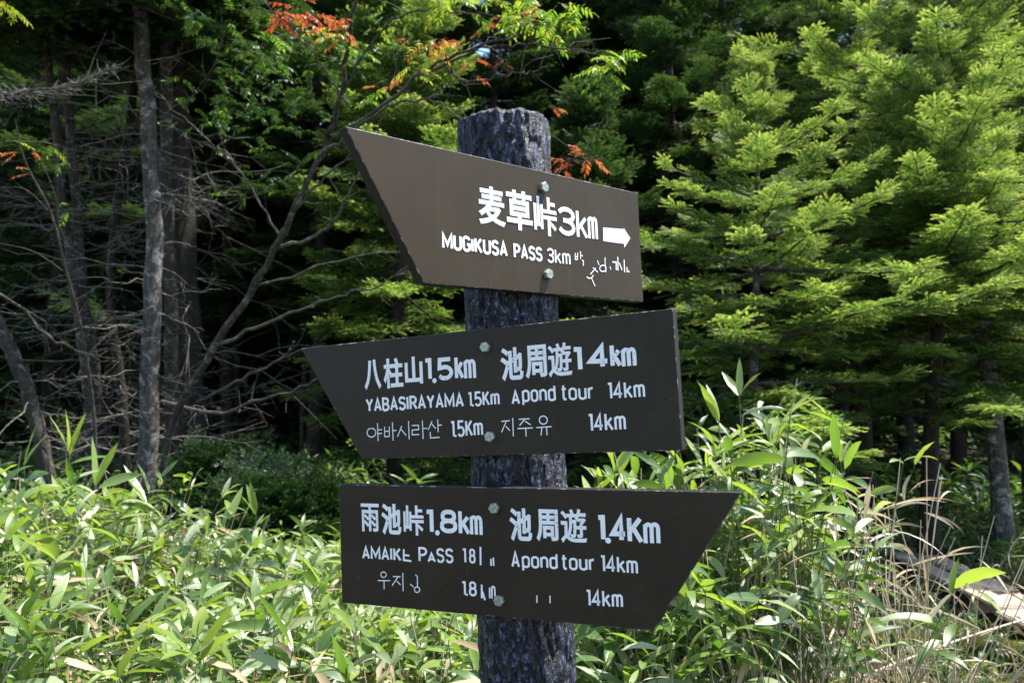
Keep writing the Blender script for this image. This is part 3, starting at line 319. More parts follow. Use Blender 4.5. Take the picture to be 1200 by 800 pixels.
def rr(x0, y0, x1, y1, r, n=4):        # closed rounded rectangle path, clockwise from the top middle
    P = [((x0+x1)/2, y1)]
    for cx, cy, a in ((x1-r, y1-r, 90), (x1-r, y0+r, 0), (x0+r, y0+r, -90), (x0+r, y1-r, -180)):
        for k in range(n+1):
            t = R(a-90*k/n); P.append((cx+r*math.cos(t), cy+r*math.sin(t)))
    return P + [P[0]]
def arc(cx, cy, rx, ry, a0, a1, n=6):
    return [(cx+rx*math.cos(R(a0+(a1-a0)*k/n)), cy+ry*math.sin(R(a0+(a1-a0)*k/n))) for k in range(n+1)]
def S_(w):
    return [arc(w/2, .76, w/2, .24, 15, 90, 4) + arc(w/2, .76, w/2, .24, 90, 270, 8)[1:] + arc(w/2, .26, w/2, .26, 90, -90, 8)[1:] + arc(w/2, .26, w/2, .26, 270, 195, 4)[1:]]
# condensed stroke letters: (width, polylines) with the cap height = 1
LET = {
 'A': (.44, [[(0, 0), (.22, 1), (.44, 0)], [(.08, .3), (.36, .3)]]),
 'B': (.40, [[(0, 0), (0, 1), (.2, 1)] + arc(.2, .76, .18, .24, 90, -90) + [(0, .52)], [(.2, .52)] + arc(.2, .26, .2, .26, 90, -90) + [(0, 0)]]),
 'G': (.42, [arc(.21, .76, .21, .24, 10, 180, 7) + arc(.21, .24, .21, .24, 180, 360, 8) + [(.42, .46), (.24, .46)]]),
 'I': (.02, [[(0, 0), (0, 1)]]),
 'i': (.02, [[(0, 0), (0, .9)]]),
 'K': (.42, [[(0, 0), (0, 1)], [(.40, 1), (.03, .42)], [(.14, .58), (.42, 0)]]),
 'M': (.56, [[(0, 0), (0, 1), (.28, .25), (.56, 1), (.56, 0)]]),
 'P': (.40, [[(0, 0), (0, 1), (.18, 1)] + arc(.18, .73, .22, .27, 90, -90) + [(0, .46)]]),
 'R': (.40, [[(0, 0), (0, 1), (.18, 1)] + arc(.18, .74, .22, .26, 90, -90) + [(0, .48)], [(.18, .48), (.42, 0)]]),
 'S': (.40, S_(.40)),
 'U': (.42, [[(0, 1)] + arc(.21, .22, .21, .22, 180, 360, 8) + [(.42, 1)]]),
 'Y': (.44, [[(0, 1), (.22, .48), (.44, 1)], [(.22, .5), (.22, 0)]]),
 '1': (.17, [[(0, .98), (.17, .98), (.17, 0)]]),
 '3': (.44, [[(0, .84)] + arc(.22, .76, .22, .24, 150, -80, 9) + [(.12, .53)], [(.20, .53)] + arc(.22, .26, .22, .26, 80, -150, 9) + [(0, .17)]]),
 '4': (.48, [[(.34, 0), (.34, 1), (0, .27), (.48, .27)]]),
 '5': (.42, [[(.40, 1), (.04, 1), (.02, .55)] + arc(.20, .3, .22, .3, 115, -150, 11)]),
 '8': (.42, [rr(.03, .53, .39, 1, .17), rr(0, 0, .42, .53, .2)]),
 'k': (.40, [[(0, 0), (0, 1)], [(.37, .74), (.02, .33)], [(.13, .46), (.40, 0)]]),
 'm': (.56, [[(0, 0), (0, .76)], [(0, .6)] + arc(.14, .6, .14, .16, 180, 0, 6) + [(.28, 0)], [(.28, .6)] + arc(.42, .6, .14, .16, 180, 0, 6) + [(.56, 0)]]),
 'p': (.38, [[(0, -.26), (0, .74)], rr(0, 0, .38, .74, .18)]),
 'o': (.38, [rr(0, 0, .38, .74, .18)]),
 'n': (.36, [[(0, 0), (0, .74)], [(0, .54)] + arc(.18, .54, .18, .2, 180, 0, 7) + [(.36, 0)]]),
 'd': (.38, [[(.38, 0), (.38, 1)], rr(0, 0, .38, .74, .18)]),
 't': (.26, [[(.1, 1), (.1, .12), (.14, .02), (.26, 0)], [(0, .74), (.26, .74)]]),
 'u': (.36, [[(0, .74)] + arc(.18, .2, .18, .2, 180, 360, 7) + [(.36, .74)], [(.36, .4), (.36, 0)]]),
 'r': (.22, [[(0, 0), (0, .74)], [(0, .5)] + arc(.2, .5, .2, .22, 180, 80, 5)]),
 '.': (.0, []),
}
LIFT = [0]
def ribbon(g, pl, w, y_lift=None):
    """one flat stroke of vinyl, square ended, mitred at its corners"""
    P = [np.array(pl[0], float)]
    for p in pl[1:]:
        p = np.array(p, float)
        if np.linalg.norm(p-P[-1]) > 1e-6: P.append(p)
    closed = len(P) > 3 and np.linalg.norm(P[0]-P[-1]) < 1e-6
    if closed: P = P[:-1]
    n = len(P); L = []
    for i in range(n):
        a = P[i-1] if (i > 0 or closed) else None
        c = P[(i+1) % n] if (i < n-1 or closed) else None
        d1 = (P[i]-a)/np.linalg.norm(P[i]-a) if a is not None else None
        d2 = (c-P[i])/np.linalg.norm(c-P[i]) if c is not None else None
        d1 = d2 if d1 is None else d1; d2 = d1 if d2 is None else d2
        n1 = np.array([-d1[1], d1[0]]); n2 = np.array([-d2[1], d2[0]])
        m = n1+n2; q = np.linalg.norm(m)
        m = n1 if q < .25 else m/q
        L.append(m/max(.45, float(m@n1)))
    LIFT[0] = (LIFT[0]+1) % 6
    z = .0006 + LIFT[0]*.00007
    V = []
    for p, m in zip(P, L):
        V += [(*(p+m*w/2), z), (*(p-m*w/2), z)]
    k = n if closed else n-1
    F = [[2*i, 2*i+1, (2*((i+1) % n))+1, 2*((i+1) % n)] for i in range(k)]
    g.add(V, F)

def disc(g, c, r, z=.0011, n=12):
    g.add([(c[0]+r*math.cos(2*PI*k/n), c[1]+r*math.sin(2*PI*k/n), z) for k in range(n)], [list(range(n))])

def write(g, t, x0, x1, y0, y1, h, sw, style):
    x0, x1, y0, y1, h, sw = [q/1000 for q in (x0, x1, y0, y1, h, sw*(1.28 if h > 40 else 1.1))]
    if t == '.':
        disc(g, (x0, y0+sw*.35), sw*.62); return
    gap = .2
    tot = sum(LET[c][0] for c in t) + gap*(len(t)-1) + (.16 if style else 0)
    k = (x1-x0)/tot if tot > .03 else 1
    x = 0
    for i, c in enumerate(t):
        wd_, pls = LET[c]
        for pl in pls:
            ribbon(g, [(x0+(x+a)*k, y0+(y1-y0)*((x+a)/tot) + sw/2 + b_*(h-sw)) for a, b_ in pl], sw)
        x += wd_+gap
        if style and i == 0:
            disc(g, (x0+(x-gap+.14)*k, y0+sw*.6), sw*.55); x += .16

def kanji_mesh(g, ch, u0, u1, v0, v1):
    G = GLYPH[ch]
    V = np.array(G['v'], float)/1000
    e = (.021 if ch in '遊雨峠' else .028) if ch in '周遊雨麦峠草' else .034                      # how far the heavy weight swells past the outline
    lo = V.min(0)-e; hi = V.max(0)+e
    sx, sy = (u1-u0)/(hi[0]-lo[0])/1000, (v1-v0)/(hi[1]-lo[1])/1000
    X = (u0+(V[:, 0]-lo[0])/(hi[0]-lo[0])*(u1-u0))/1000
    Y = (v0+(V[:, 1]-lo[1])/(hi[1]-lo[1])*(v1-v0))/1000
    Q = np.stack([X, Y, np.full(len(X), .0011)], 1)
    F = G['f']
    for n in set(map(len, F)):
        g.add(Q, [f for f in F if len(f) == n])
    for sp in G['o']:
        pl = [(u0/1000+(a/1000-lo[0])*sx, v0/1000+(c/1000-lo[1])*sy) for a, c in sp]
        ribbon(g, pl+[pl[0]], 2*e*(sx+sy)/2)

def bolt_mesh():
    bm = bmesh.new()
    r_, h_ = .0102, .0085
    def ringv(r, z): return [bm.verts.new((r*math.cos(k*PI/3), r*math.sin(k*PI/3), z)) for k in range(6)]
    a, b_ = ringv(r_, .0), ringv(r_, h_-.0012)
    c = [bm.verts.new((r_*.86*math.cos(k*PI/3), r_*.86*math.sin(k*PI/3), h_)) for k in range(6)]
    for lo, hi in ((a, b_), (b_, c)):
        for k in range(6): bm.faces.new([lo[k], lo[(k+1) % 6], hi[(k+1) % 6], hi[k]])
    bm.faces.new(c); bm.faces.new(list(reversed(a)))
    me = bpy.data.meshes.new('bolt'); bm.to_mesh(me); bm.free()
    me.materials.append(M['bolt']); return me
BOLT = bolt_mesh()

def build_signpost():
    p0, d = [Vector(q) for q in BOARDS['post']]
    d.normalize()
    base = p0 + d*(p0.z/-d.z)
    root = empty('signpost', base)
    tag(root, 'charred log signpost carrying three dark brown direction boards, beside the bamboo grass', 'signpost')
    inv = Matrix.Translation(-base)
    # post: log with bark plates and cracks
    up = -d; ax = Vector((1, 0, 0)); ax = (ax - up*ax.dot(up)).normalized(); ay = up.cross(ax)
    top = (p0 - d*.0).copy()
    # rim height from the photo: post top at pixel (590, 126)
    tl = 1e9; best = 0
    for k in range(1600, 2200):
        q = base + up*(k/1000)
        q = q - Vector((0, .09, 0))
        v = q - Vector((0, 0, CAM_H)); c, s = math.cos(PITCH), math.sin(PITCH)
        zf = v.y*c + v.z*s; yd = v.y*s - v.z*c
        e = abs(400 + FPX*yd/zf - 126)
        if e < tl: tl = e; best = k/1000
    H = best
    na, nz = 200, 460
    r0 = .0915
    V = []
    zs = np.linspace(-.15, H, nz)
    for z in zs:
        for k in range(na):
            t = 2*PI*k/na
            cx, cy = math.cos(t), math.sin(t)
            n1 = mnoise.noise((cx*3.2, cy*3.2, z*3.0))
            n2 = mnoise.noise((cx*8+5, cy*8, z*26))
            n3 = mnoise.noise((cx*20, cy*20+3, z*90))
            ridge = abs(mnoise.noise((cx*5.0+9, cy*5.0, z*11+.6*n1)))
            r = r0*(1 + .014*n1) + .0030*n2 + .0016*n3 - .0050*max(0, .14-ridge)/.14
            u = max(0, (z-H+.008)/.008)
            r -= .0036*u*u
            V.append(tuple(ax*(r*cx) + ay*(r*cy) + up*(z + (1 if z > H-.05 else 0)*.0035*mnoise.noise((cx*4, cy*4, 7.7)))))
    g = Geo()
    i = np.arange(nz-1)[:, None]*na; j = np.arange(na)[None]; k = (j+1) % na
    g.add(V, np.stack([i+j, i+k, i+na+k, i+na+j], -1).reshape(-1, 4))
    last = np.array(V[-na:]); cen = last.mean(0) - np.array(up)*.006
    inner = last*.86 + cen*.14 - np.array(up)*.004
    g.add(np.vstack([last, inner, [cen]]), [[q, (q+1) % na, na+(q+1) % na, na+q] for q in range(na)])
    g.add(np.vstack([inner, [cen]]), [[q, (q+1) % na, na] for q in range(na)])
    g.build('post', M['post'], root)
    names = ['brown board pointing right to a pass three kilometres away', 'dark board cut to a point at its left end, middle of the three', 'dark board cut to a point at its right end, lowest of the three']
    for b_, lab in zip(BOARDS['boards'], names):
        U, Vv, N = [Vector(q) for q in (b_['U'], b_['V'], b_['N'])]
        m = Matrix((( *U, 0), (*Vv, 0), (*N, 0), (0, 0, 0, 1))).transposed(); m.translation = Vector(b_['o'])
        bm = bmesh.new(); t = .0215
        poly = b_['poly']
        lo = [bm.verts.new((x/1000, y/1000, -t)) for x, y in poly]; hi = [bm.verts.new((x/1000, y/1000, 0)) for x, y in poly]
        n = len(poly)
        bm.faces.new(hi); bm.faces.new(list(reversed(lo)))
        for q in range(n): bm.faces.new([hi[(q+1) % n], hi[q], lo[q], lo[(q+1) % n]])
        bmesh.ops.recalc_face_normals(bm, faces=bm.faces)
        res = bmesh.ops.bevel(bm, geom=list(bm.edges), offset=.0013, segments=2, profile=.5, affect='EDGES')
        for f in bm.faces:
            if abs(f.normal.z) < .5 and len(f.verts) == 4: f.material_index = 2
        for f in res['faces']: f.material_index = 1
        me = bpy.data.meshes.new('sign_board'); bm.to_mesh(me); bm.free()
        me.materials.append(M['board_sunlit' if 'arrow' in b_ else 'board']); me.materials.append(M['edge']); me.materials.append(M['board_side'])
        bo = link('sign_board', me, root); bo.matrix_local = inv @ m; tag(bo, lab)
        rows = [Geo(), Geo(), Geo()]                       # place name, its reading, the third language
        row = lambda y: rows[0 if y > -.01 else 1 if y > -.058 else 2]
        for ch, u0, u1, v0, v1 in b_['kanji']: kanji_mesh(rows[0], ch, u0, u1, v0, v1)
        for q in b_['latin']: write(row(q[3]/1000), *q)
        for sw, pls in b_['strokes']:
            for pl in pls: ribbon(rows[2] if 'arrow' in b_ else row(sum(y for x, y in pl)/len(pl)/1000-.012), [(x/1000, y/1000) for x, y in pl], sw/1000)
        for g in rows: g.build('lettering', M['vinyl'], bo, smooth=False)
        if 'arrow' in b_:
            g = Geo(); A = [(x/1000, y/1000, .0008) for x, y in b_['arrow']]
            g.add(A, [[1, 2, 3], [3, 4, 5]]); g.add(A, [[0, 1, 5, 6]])
            g.add([A[1], A[3], A[5]], [[0, 1, 2]])
            g.build('arrow', M['vinyl'], bo, smooth=False)
        for (x, y) in b_['bolts']:
            o = link('bolt', BOLT, bo); o.location = (x/1000, y/1000, 0); o.rotation_euler = (0, 0, x)
build_signpost()
# ------------------------------------------------------------------ vegetation builders
def leaf_blades(g, rng, base, az, pitch, L, W, droop, roll, tone, rows=7, fold=.25, mat=0, prof=None):
    """many curved, folded leaf blades at once: 3 columns x rows"""
    N = len(base)
    t = np.linspace(0, 1, rows)
    if prof is None: prof = ([0, .08, .22, .45, .7, .88, 1], [.10, .55, .92, 1, .74, .36, .0])
    wp = np.interp(t, prof[0], prof[1])
    pt = pitch[:, None] - droop[:, None]*t[None]**1.2
    dt = 1/(rows-1)
    ds = L[:, None]*dt
    cx = np.cumsum(np.cos(pt)*ds, 1) - np.cos(pt[:, :1])*ds; cz = np.cumsum(np.sin(pt)*ds, 1) - np.sin(pt[:, :1])*ds
    ca, sa = np.cos(az)[:, None], np.sin(az)[:, None]
    C = base[:, None] + np.stack([cx*ca, cx*sa, cz], -1)
    T = np.stack([np.cos(pt)*ca, np.cos(pt)*sa, np.sin(pt)], -1)
    Nn = np.stack([-np.sin(pt)*ca, -np.sin(pt)*sa, np.cos(pt)], -1)
    Sd = np.cross(T, Nn)
    rl = roll[:, None] + rng.uniform(-.8, .8, N)[:, None]*t[None]
    S2 = Sd*np.cos(rl)[..., None] + Nn*np.sin(rl)[..., None]
    N2 = Nn*np.cos(rl)[..., None] - Sd*np.sin(rl)[..., None]
    w = (W[:, None]*wp[None]*.5)[..., None]
    f = fold*w
    wave = (rng.standard_normal((N, rows))*.12)[..., None]*w
    V = np.stack([C - S2*w + N2*(f+wave), C, C + S2*w + N2*(f-wave)], 2)
    uv = np.zeros((N, rows, 3, 2)); uv[..., 0] = np.array([0, .5, 1])[None, None]; uv[..., 1] = t[None, :, None]
    uv[..., 1] += rng.uniform(0, 30, N)[:, None, None]
    k = np.arange(N)[:, None, None]*rows*3; i = np.arange(rows-1)[None, :, None]*3; j = np.arange(2)[None, None]
    a = k+i+j
    F = np.stack([a, a+1, a+4, a+3], -1).reshape(-1, 4)
    tn = np.repeat(tone, rows*3)
    g.add(V.reshape(-1, 3), F, tn, uv.reshape(-1, 2), np.repeat(np.broadcast_to(np.asarray(mat), (N,)), (rows-1)*2))

def straight_stems(g, rng, A, B, r0, r1, tone, mat, sides=4, bend=.02):
    """many thin stems A->B at once, slightly bent"""
    N = len(A); rows = 4
    t = np.linspace(0, 1, rows)
    mid = rng.standard_normal((N, 3))*bend
    C = A[:, None]*(1-t)[None, :, None] + B[:, None]*t[None, :, None] + (np.sin(t*PI))[None, :, None]*mid[:, None]
    r = (r0*(1-t)+r1*t)
    th = np.arange(sides)/sides*2*PI
    D = B-A; D /= np.linalg.norm(D, axis=1)[:, None]+1e-9
    X = np.cross(D, np.array([.31, .95, .05])); X /= np.linalg.norm(X, axis=1)[:, None]+1e-9
    Y = np.cross(D, X)
    V = C[:, :, None] + r[None, :, None, None]*(np.cos(th)[None, None, :, None]*X[:, None, None] + np.sin(th)[None, None, :, None]*Y[:, None, None])
    k = np.arange(N)[:, None, None]*rows*sides; i = np.arange(rows-1)[None, :, None]*sides; j = np.arange(sides)[None, None]; j2 = (j+1) % sides
    F = np.stack([k+i+j, k+i+j2, k+i+sides+j2, k+i+sides+j], -1).reshape(-1, 4)
    g.add(V.reshape(-1, 3), F, np.repeat(tone, rows*sides), None, mat)

def bamboo_plants(g, rng, X, Y, Z0, Hh, leaf=(.15, .25), nleaf=(6, 10), rows=7, lean=.18, dryf=.06, bright=0.0):
    """upright bamboo grass: thin culm and a fan of broad blades towards its tip"""
    N = len(X)
    A = np.stack([X, Y, Z0], 1)
    B = A + np.stack([rng.normal(0, lean, N)*Hh, rng.normal(0, lean, N)*Hh, Hh], 1)
    straight_stems(g, rng, A, B, .0024, .0014, rng.uniform(0, .55, N), 2)
    n = rng.integers(nleaf[0], nleaf[1]+1, N)
    idx = np.repeat(np.arange(N), n); K = len(idx)
    f = 1 - rng.random(K)**1.7*.62
    top = f > .93
    base = A[idx]*(1-f)[:, None] + B[idx]*f[:, None]
    az = rng.uniform(0, 2*PI, K)
    pitch = np.where(top, rng.uniform(.15, 1.2, K), rng.uniform(-.25, .55, K))
    L = rng.uniform(*leaf, K)*rng.uniform(.75, 1.15, N)[idx]
    W = L*rng.uniform(.17, .245, K)
    droop = np.where(top, rng.uniform(.1, 1.0, K), rng.uniform(.2, 1.3, K))
    tone = np.clip(-.12 + .76*f + rng.normal(0, .16, N)[idx] + rng.normal(0, .14, K) + bright, 0, .85)  # lower blades toned darker, painting the shade of the gaps
    tone = np.where((rng.random(K) < .15) & (f > .6), rng.uniform(.9, 1, K), tone)  # pale undersides, and glossy sheen painted into the tone of upper blades
    mat = np.where(rng.random(K) < dryf, 1, 0)
    # pale, half dry blades lie lower and hang
    pitch = np.where(mat == 1, rng.uniform(-.9, .3, K), pitch); tone = np.where(mat == 1, rng.uniform(.25, 1, K), tone); W = np.where(mat == 1, W*.6, W)
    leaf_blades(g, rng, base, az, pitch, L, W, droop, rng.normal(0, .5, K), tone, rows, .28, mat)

def make_spray(rng, length=.36, nt=7, nl=.024, nw=.0045, step=.006, flat=.25):
    """one flat fir spray along +x, needles as thin triangles; returns verts (T,3,3), tone (T,)"""
    tri = []; tn = []
    def shoot(p0, d, L, fresh):
        n = max(4, int(L/step))
        s = np.linspace(.02, 1, n)
        side = np.array([-d[1], d[0], 0]); side /= np.linalg.norm(side)+1e-9
        upv = np.cross(d, side)
        if upv[2] < 0: upv = -upv
        for sg in (-1, 1, 0):
            m = n if sg else n//2
            ss = np.linspace(.02, 1, m) + rng.uniform(-.5, .5, m)/m*.8
            c = p0 + d*(L*ss)[:, None] + upv*(-.03*ss**2*L*4)[:, None]
            fw = rng.uniform(.55, 1.0, m)[:, None]
            lat = sg*rng.uniform(.75, 1.0, m)[:, None] if sg else rng.uniform(-.35, .35, m)[:, None]
            nd = d*fw + side*lat + upv*(rng.uniform(.0, .45, m) if sg else rng.uniform(.5, .9, m))[:, None]
            nd /= np.linalg.norm(nd, axis=1)[:, None]
            ll = nl*rng.uniform(.8, 1.15, m)*np.clip(1.25-ss*.5, .6, 1)
            wv = np.cross(nd, upv + rng.normal(0, .4, (m, 3))); wv /= np.linalg.norm(wv, axis=1)[:, None]+1e-9
            a = c - wv*nw*.5; b_ = c + wv*nw*.5; e = c + nd*ll[:, None]
            tri.append(np.stack([a, b_, e], 1))
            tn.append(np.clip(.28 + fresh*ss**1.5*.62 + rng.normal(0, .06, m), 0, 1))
    o = np.zeros(3); X = np.array([1., 0, 0])
    shoot(o, X, length, 1.0)
    for k in range(nt):
        s = .08 + .80*k/nt
        for sg in (-1, 1):
            a = sg*R(rng.uniform(38, 58))
            d = np.array([math.cos(a), math.sin(a), rng.uniform(-.10, flat)]); d /= np.linalg.norm(d)
            L = length*(.58*(1-s)+.17)*rng.uniform(.7, 1.2)
            q = X*length*s
            shoot(q, d, L, rng.uniform(.5, 1.1))
            if L > .09 and k < nt-2:
                for s2 in (.4, .7):
                    a2 = a + rng.choice([-1, 1])*R(45)
                    d2 = np.array([math.cos(a2), math.sin(a2), .1])
                    shoot(q + d*L*s2, d2/np.linalg.norm(d2), L*.4, 1.0)
    return np.concatenate(tri), np.concatenate(tn)

def put_sprays(g, rng, sprays, O, D, UPV, scale, tone_add):
    """copies of spray templates: origin O, direction D, up UPV (N,3)"""
    which = rng.integers(0, len(sprays), len(O))
    for w in range(len(sprays)):
        m = which == w
        if not m.any(): continue
        T, tn = sprays[w]
        d = D[m]/np.linalg.norm(D[m], axis=1)[:, None]
        y = np.cross(UPV[m], d); y /= np.linalg.norm(y, axis=1)[:, None]+1e-9
        z = np.cross(d, y)
        B = np.stack([d, y, z], 1)*scale[m][:, None, None]          # rows are axes
        V = np.einsum('tvi,nij->ntvj', T, B) + O[m][:, None, None]
        n = V.shape[0]*V.shape[1]
        g.add(V.reshape(-1, 3), np.arange(n*3).reshape(-1, 3), np.repeat(np.clip(tn[None] + tone_add[m][:, None], 0, 1).ravel(), 3))

def conifer(rng, H, zb, Rm, nb, sprays, sp_len, lean=(0, 0), r_trunk=.1, e_top=.6, e_bot=-.15, dens=1.0, prof=.8, tone=0.0, gaps=.1, tip_up=.35, whorl=0, fine=0):
    """returns crown Geo (needles, wood) and trunk Geo, standing at the origin"""
    gc, gt = Geo(), Geo()
    def axis(z): 
        f = z/H
        return np.array([lean[0]*z*(1-.35*f) + .04*math.sin(z*1.3+H), lean[1]*z + .03*math.cos(z*1.1), z])
    zz = np.linspace(-.3, H, 22)
    rad = r_trunk*np.clip(1-zz/H, .04, 1)**.75*(1 + .45*np.exp(-np.clip(zz, 0, 9)*5))
    tube(gt, [axis(z) for z in zz], rad, 12, .5, 0, True, .03, rng)
    O, D, U, S, TA = [], [], [], [], []
    az = rng.uniform(0, 6); asym = rng.uniform(0, 6.28)
    for k in range(nb):
        f = (k+rng.uniform(0, .8))/nb
        z = zb + (H-zb)*f**.92
        if whorl: z = max(zb, min(H-.04, zb + round((z-zb)/whorl)*whorl + rng.normal(0, .035)))
        if z > H-.03: continue
        az += 2.399 + rng.normal(0, .3)
        if rng.random() < gaps: continue
        Lb = max(.12, Rm*(1-((z-zb)/(H-zb))**1.15)**prof*rng.uniform(.5, 1.15)*(min(1, .6+2.2*f))*(1+.16*math.sin(az-asym+z*1.1)))
        el = e_bot + (e_top-e_bot)*f**1.3 + rng.normal(0, .10)
        n = 8; s = np.linspace(0, 1, n)
        pit = el + s*(-.30)*(1-f) + (s**2)*tip_up
        a2 = az + rng.normal(0, .25)*s
        st = np.stack([np.cos(pit)*np.cos(a2), np.cos(pit)*np.sin(a2), np.sin(pit)], 1)*(Lb/(n-1))
        P = axis(z) + np.concatenate([[np.zeros(3)], np.cumsum(st[:-1], 0)])
        tube(gc, P, np.linspace(max(.006, .016*Lb), .003, n), 4, .3, 1, False)
        nsp = max(2, int(Lb/sp_len*2.6*dens))
        for q in range(nsp):
            u = .16 + .84*(q+rng.uniform(0, .6))/nsp
            u = min(u, .99)
            i = min(int(u*(n-1)), n-2); t = u*(n-1)-i
            p = P[i]*(1-t)+P[i+1]*t; d = st[i]/np.linalg.norm(st[i])
            side = np.cross(d, [0, 0, 1.]); side /= np.linalg.norm(side)+1e-9
            for sg in ((-1, 1) if u < .93 else (0,)):
                w = rng.uniform(.55, 1.1)
                dd = d*.9 + side*sg*w + np.array([0, 0, rng.uniform(-.10, .25)])
                O.append(p); D.append(dd); U.append(np.array([0, 0, 1.]) + rng.normal(0, .22, 3))
                S.append(rng.uniform(.65, 1.1)*(1.08-.45*u)*(min(1, .38+.8*Lb/Rm) if fine else 1))
                TA.append(tone + .16*(u-.6) + .26*(f-.55)*fine + rng.normal(0, .05))  # fresh tips paler; darker tone inside and low down paints crown shade
        O.append(P[-2]); D.append(st[-1]/np.linalg.norm(st[-1])+np.array([0, 0, .15])); U.append(np.array([0, 0, 1.])+rng.normal(0, .15, 3)); S.append(rng.uniform(.6, .9)*(min(1, .38+.8*Lb/Rm) if fine else 1)); TA.append(tone+.1)
    # leader
    for q in range(5):
        O.append(axis(H-.5*q*sp_len)); D.append(np.array([rng.normal(0, .5)*q*.5, rng.normal(0, .5)*q*.5, 1.])); U.append(np.array([1., 0, 0])); S.append(.42+.08*q); TA.append(tone+.1)
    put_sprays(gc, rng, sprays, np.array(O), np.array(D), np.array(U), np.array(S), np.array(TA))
    return gc, gt

def dead_twigs(rng, axis_fn, z0, z1, n, length=(.4, 1.4), rr0=.006, droop=.5, azr=None):
    """bare dead branches of a shaded trunk, each with its own side twigs"""
    g = Geo()
    for k in range(n):
        z = rng.uniform(z0, z1); az = rng.uniform(*azr) if azr else rng.uniform(0, 2*PI)
        L = rng.uniform(*length); m = 8
        pit = rng.uniform(-.35, .25) + np.linspace(0, 1, m)*rng.uniform(-droop, droop*.7)
        aa = az + np.cumsum(rng.normal(0, .12, m))
        st = np.stack([np.cos(pit)*np.cos(aa), np.cos(pit)*np.sin(aa), np.sin(pit)], 1)*L/(m-1)
        P = axis_fn(z) + np.concatenate([[np.zeros(3)], np.cumsum(st[:-1], 0)])
        tone = rng.uniform(.2, .9)
        P[1:] += rng.normal(0, .018*L, (m-1, 3))
        tube(g, P, np.linspace(rr0*rng.uniform(.6, 1.6), .0015, m), 4, tone, 0, False)
        for q in range(rng.integers(3, 9)):
            i = rng.integers(2, m-1); d = st[i]/np.linalg.norm(st[i])
            w = rng.normal(0, 1, 3); w = d*.7 + w/np.linalg.norm(w)*.8 + np.array([0, 0, -.15])
            l2 = L*rng.uniform(.12, .4)
            p1 = P[i] + w*l2*.5; p2 = p1 + (w+rng.normal(0, .35, 3))*l2*.5
            tube(g, [P[i], p1, p2], [.0028, .002, .0011], 3, tone, 0, False)
            if rng.random() < .6:
                w2 = w + rng.normal(0, .7, 3)
                tube(g, [p1, p1+w2*l2*.35], [.0018, .001], 3, tone, 0, False)
    return g
# ------------------------------------------------------------------ ground
def gz(x, y):
    x = np.asarray(x, float); y = np.asarray(y, float)
    z = .05*np.sin(x*1.7+.3)*np.cos(y*1.3) + .03*np.sin(x*4.1+1)*np.sin(y*3.7) + .12*np.sin(x*.35)*np.sin(y*.31+.5)*np.clip((y-6)/4, 0, 1)
    z = z*np.clip((np.hypot(x, y-1.6)-.4)/1.5, 0, 1)
    d = np.clip(y-20, 0, None)
    return z + .0065*d**2/(1+.012*d) 
def build_ground():
    xs = np.concatenate([np.linspace(-90, -8, 26), np.linspace(-7.5, 8, 125), np.linspace(9, 90, 26)])
    ys = np.concatenate([np.linspace(-30, -1, 10), np.linspace(-.5, 12, 100), np.linspace(12.6, 30, 30), np.linspace(32, 110, 24)])
    X, Y = np.meshgrid(xs, ys)
    Z = gz(X, Y) + .012*np.random.default_rng(3).standard_normal(X.shape)
    nx, ny = len(xs), len(ys)
    i = np.arange(ny-1)[:, None]*nx; j = np.arange(nx-1)[None]
    F = np.stack([i+j, i+j+1, i+nx+j+1, i+nx+j], -1).reshape(-1, 4)
    g = Geo(); g.add(np.stack([X, Y, Z], -1).reshape(-1, 3), F)
    b = MB('forest_floor')
    v = b.coord('Object')
    n1 = b.noise(v, 1.1, 5); n2 = b.noise(v, 30, 6, .7); n3 = b.noise(v, 4, 4)
    col = b.ramp(n2, [(.3, (.028, .021, .014)), (.55, (.075, .056, .036)), (.8, (.17, .13, .085))])
    col = b.mix(b.ramp(n3, [(.52, (0, 0, 0)), (.66, (1, 1, 1))]), col, (.045, .065, .016))
    gm = b.done(b.bsdf(col, .95, .15, 0, b.bump(n2, 1, .03)))
    o = g.build('ground', gm); tag(o, kind='structure')
build_ground()

def place(root, name, geo, mats, parent=None): return geo.build(name, mats, root)

# ------------------------------------------------------------------ spray templates
rs = np.random.default_rng(11)
NEAR = [make_spray(rs, .40, 6, .025, .0086, .0105, .32) for _ in range(5)]
MID = [make_spray(rs, .46, 6, .040, .0145, .0215) for _ in range(4)]
FAR = [make_spray(rs, .72, 6, .085, .033, .042) for _ in range(4)]

def tree_thing(name, loc, crown, trunk, label, bark, needles, group=None, rz=0, cat='tree', extra=()):
    root = empty(name, loc, rz)
    tag(root, label, cat, group)
    trunk.build('trunk', bark, root)
    crown.build('crown', [needles, M['twig']], root)
    for nm, ge, mt in extra: ge.build(nm, mt, root)
    return root
def copy_tree(src, loc, rz, sc, label, group=None):
    r = src.copy(); COL.objects.link(r); r.location = loc; r.rotation_euler = (0, 0, rz); r.scale = (sc, sc, sc)
    r['label'] = label
    if group: r['group'] = group
    for ch in src.children:
        c = ch.copy(); COL.objects.link(c); c.parent = r
    return r
def base_at(px, d, dz=0):
    p = at(px, 459, d); return (p.x, p.y, float(gz(p.x, p.y))+dz)

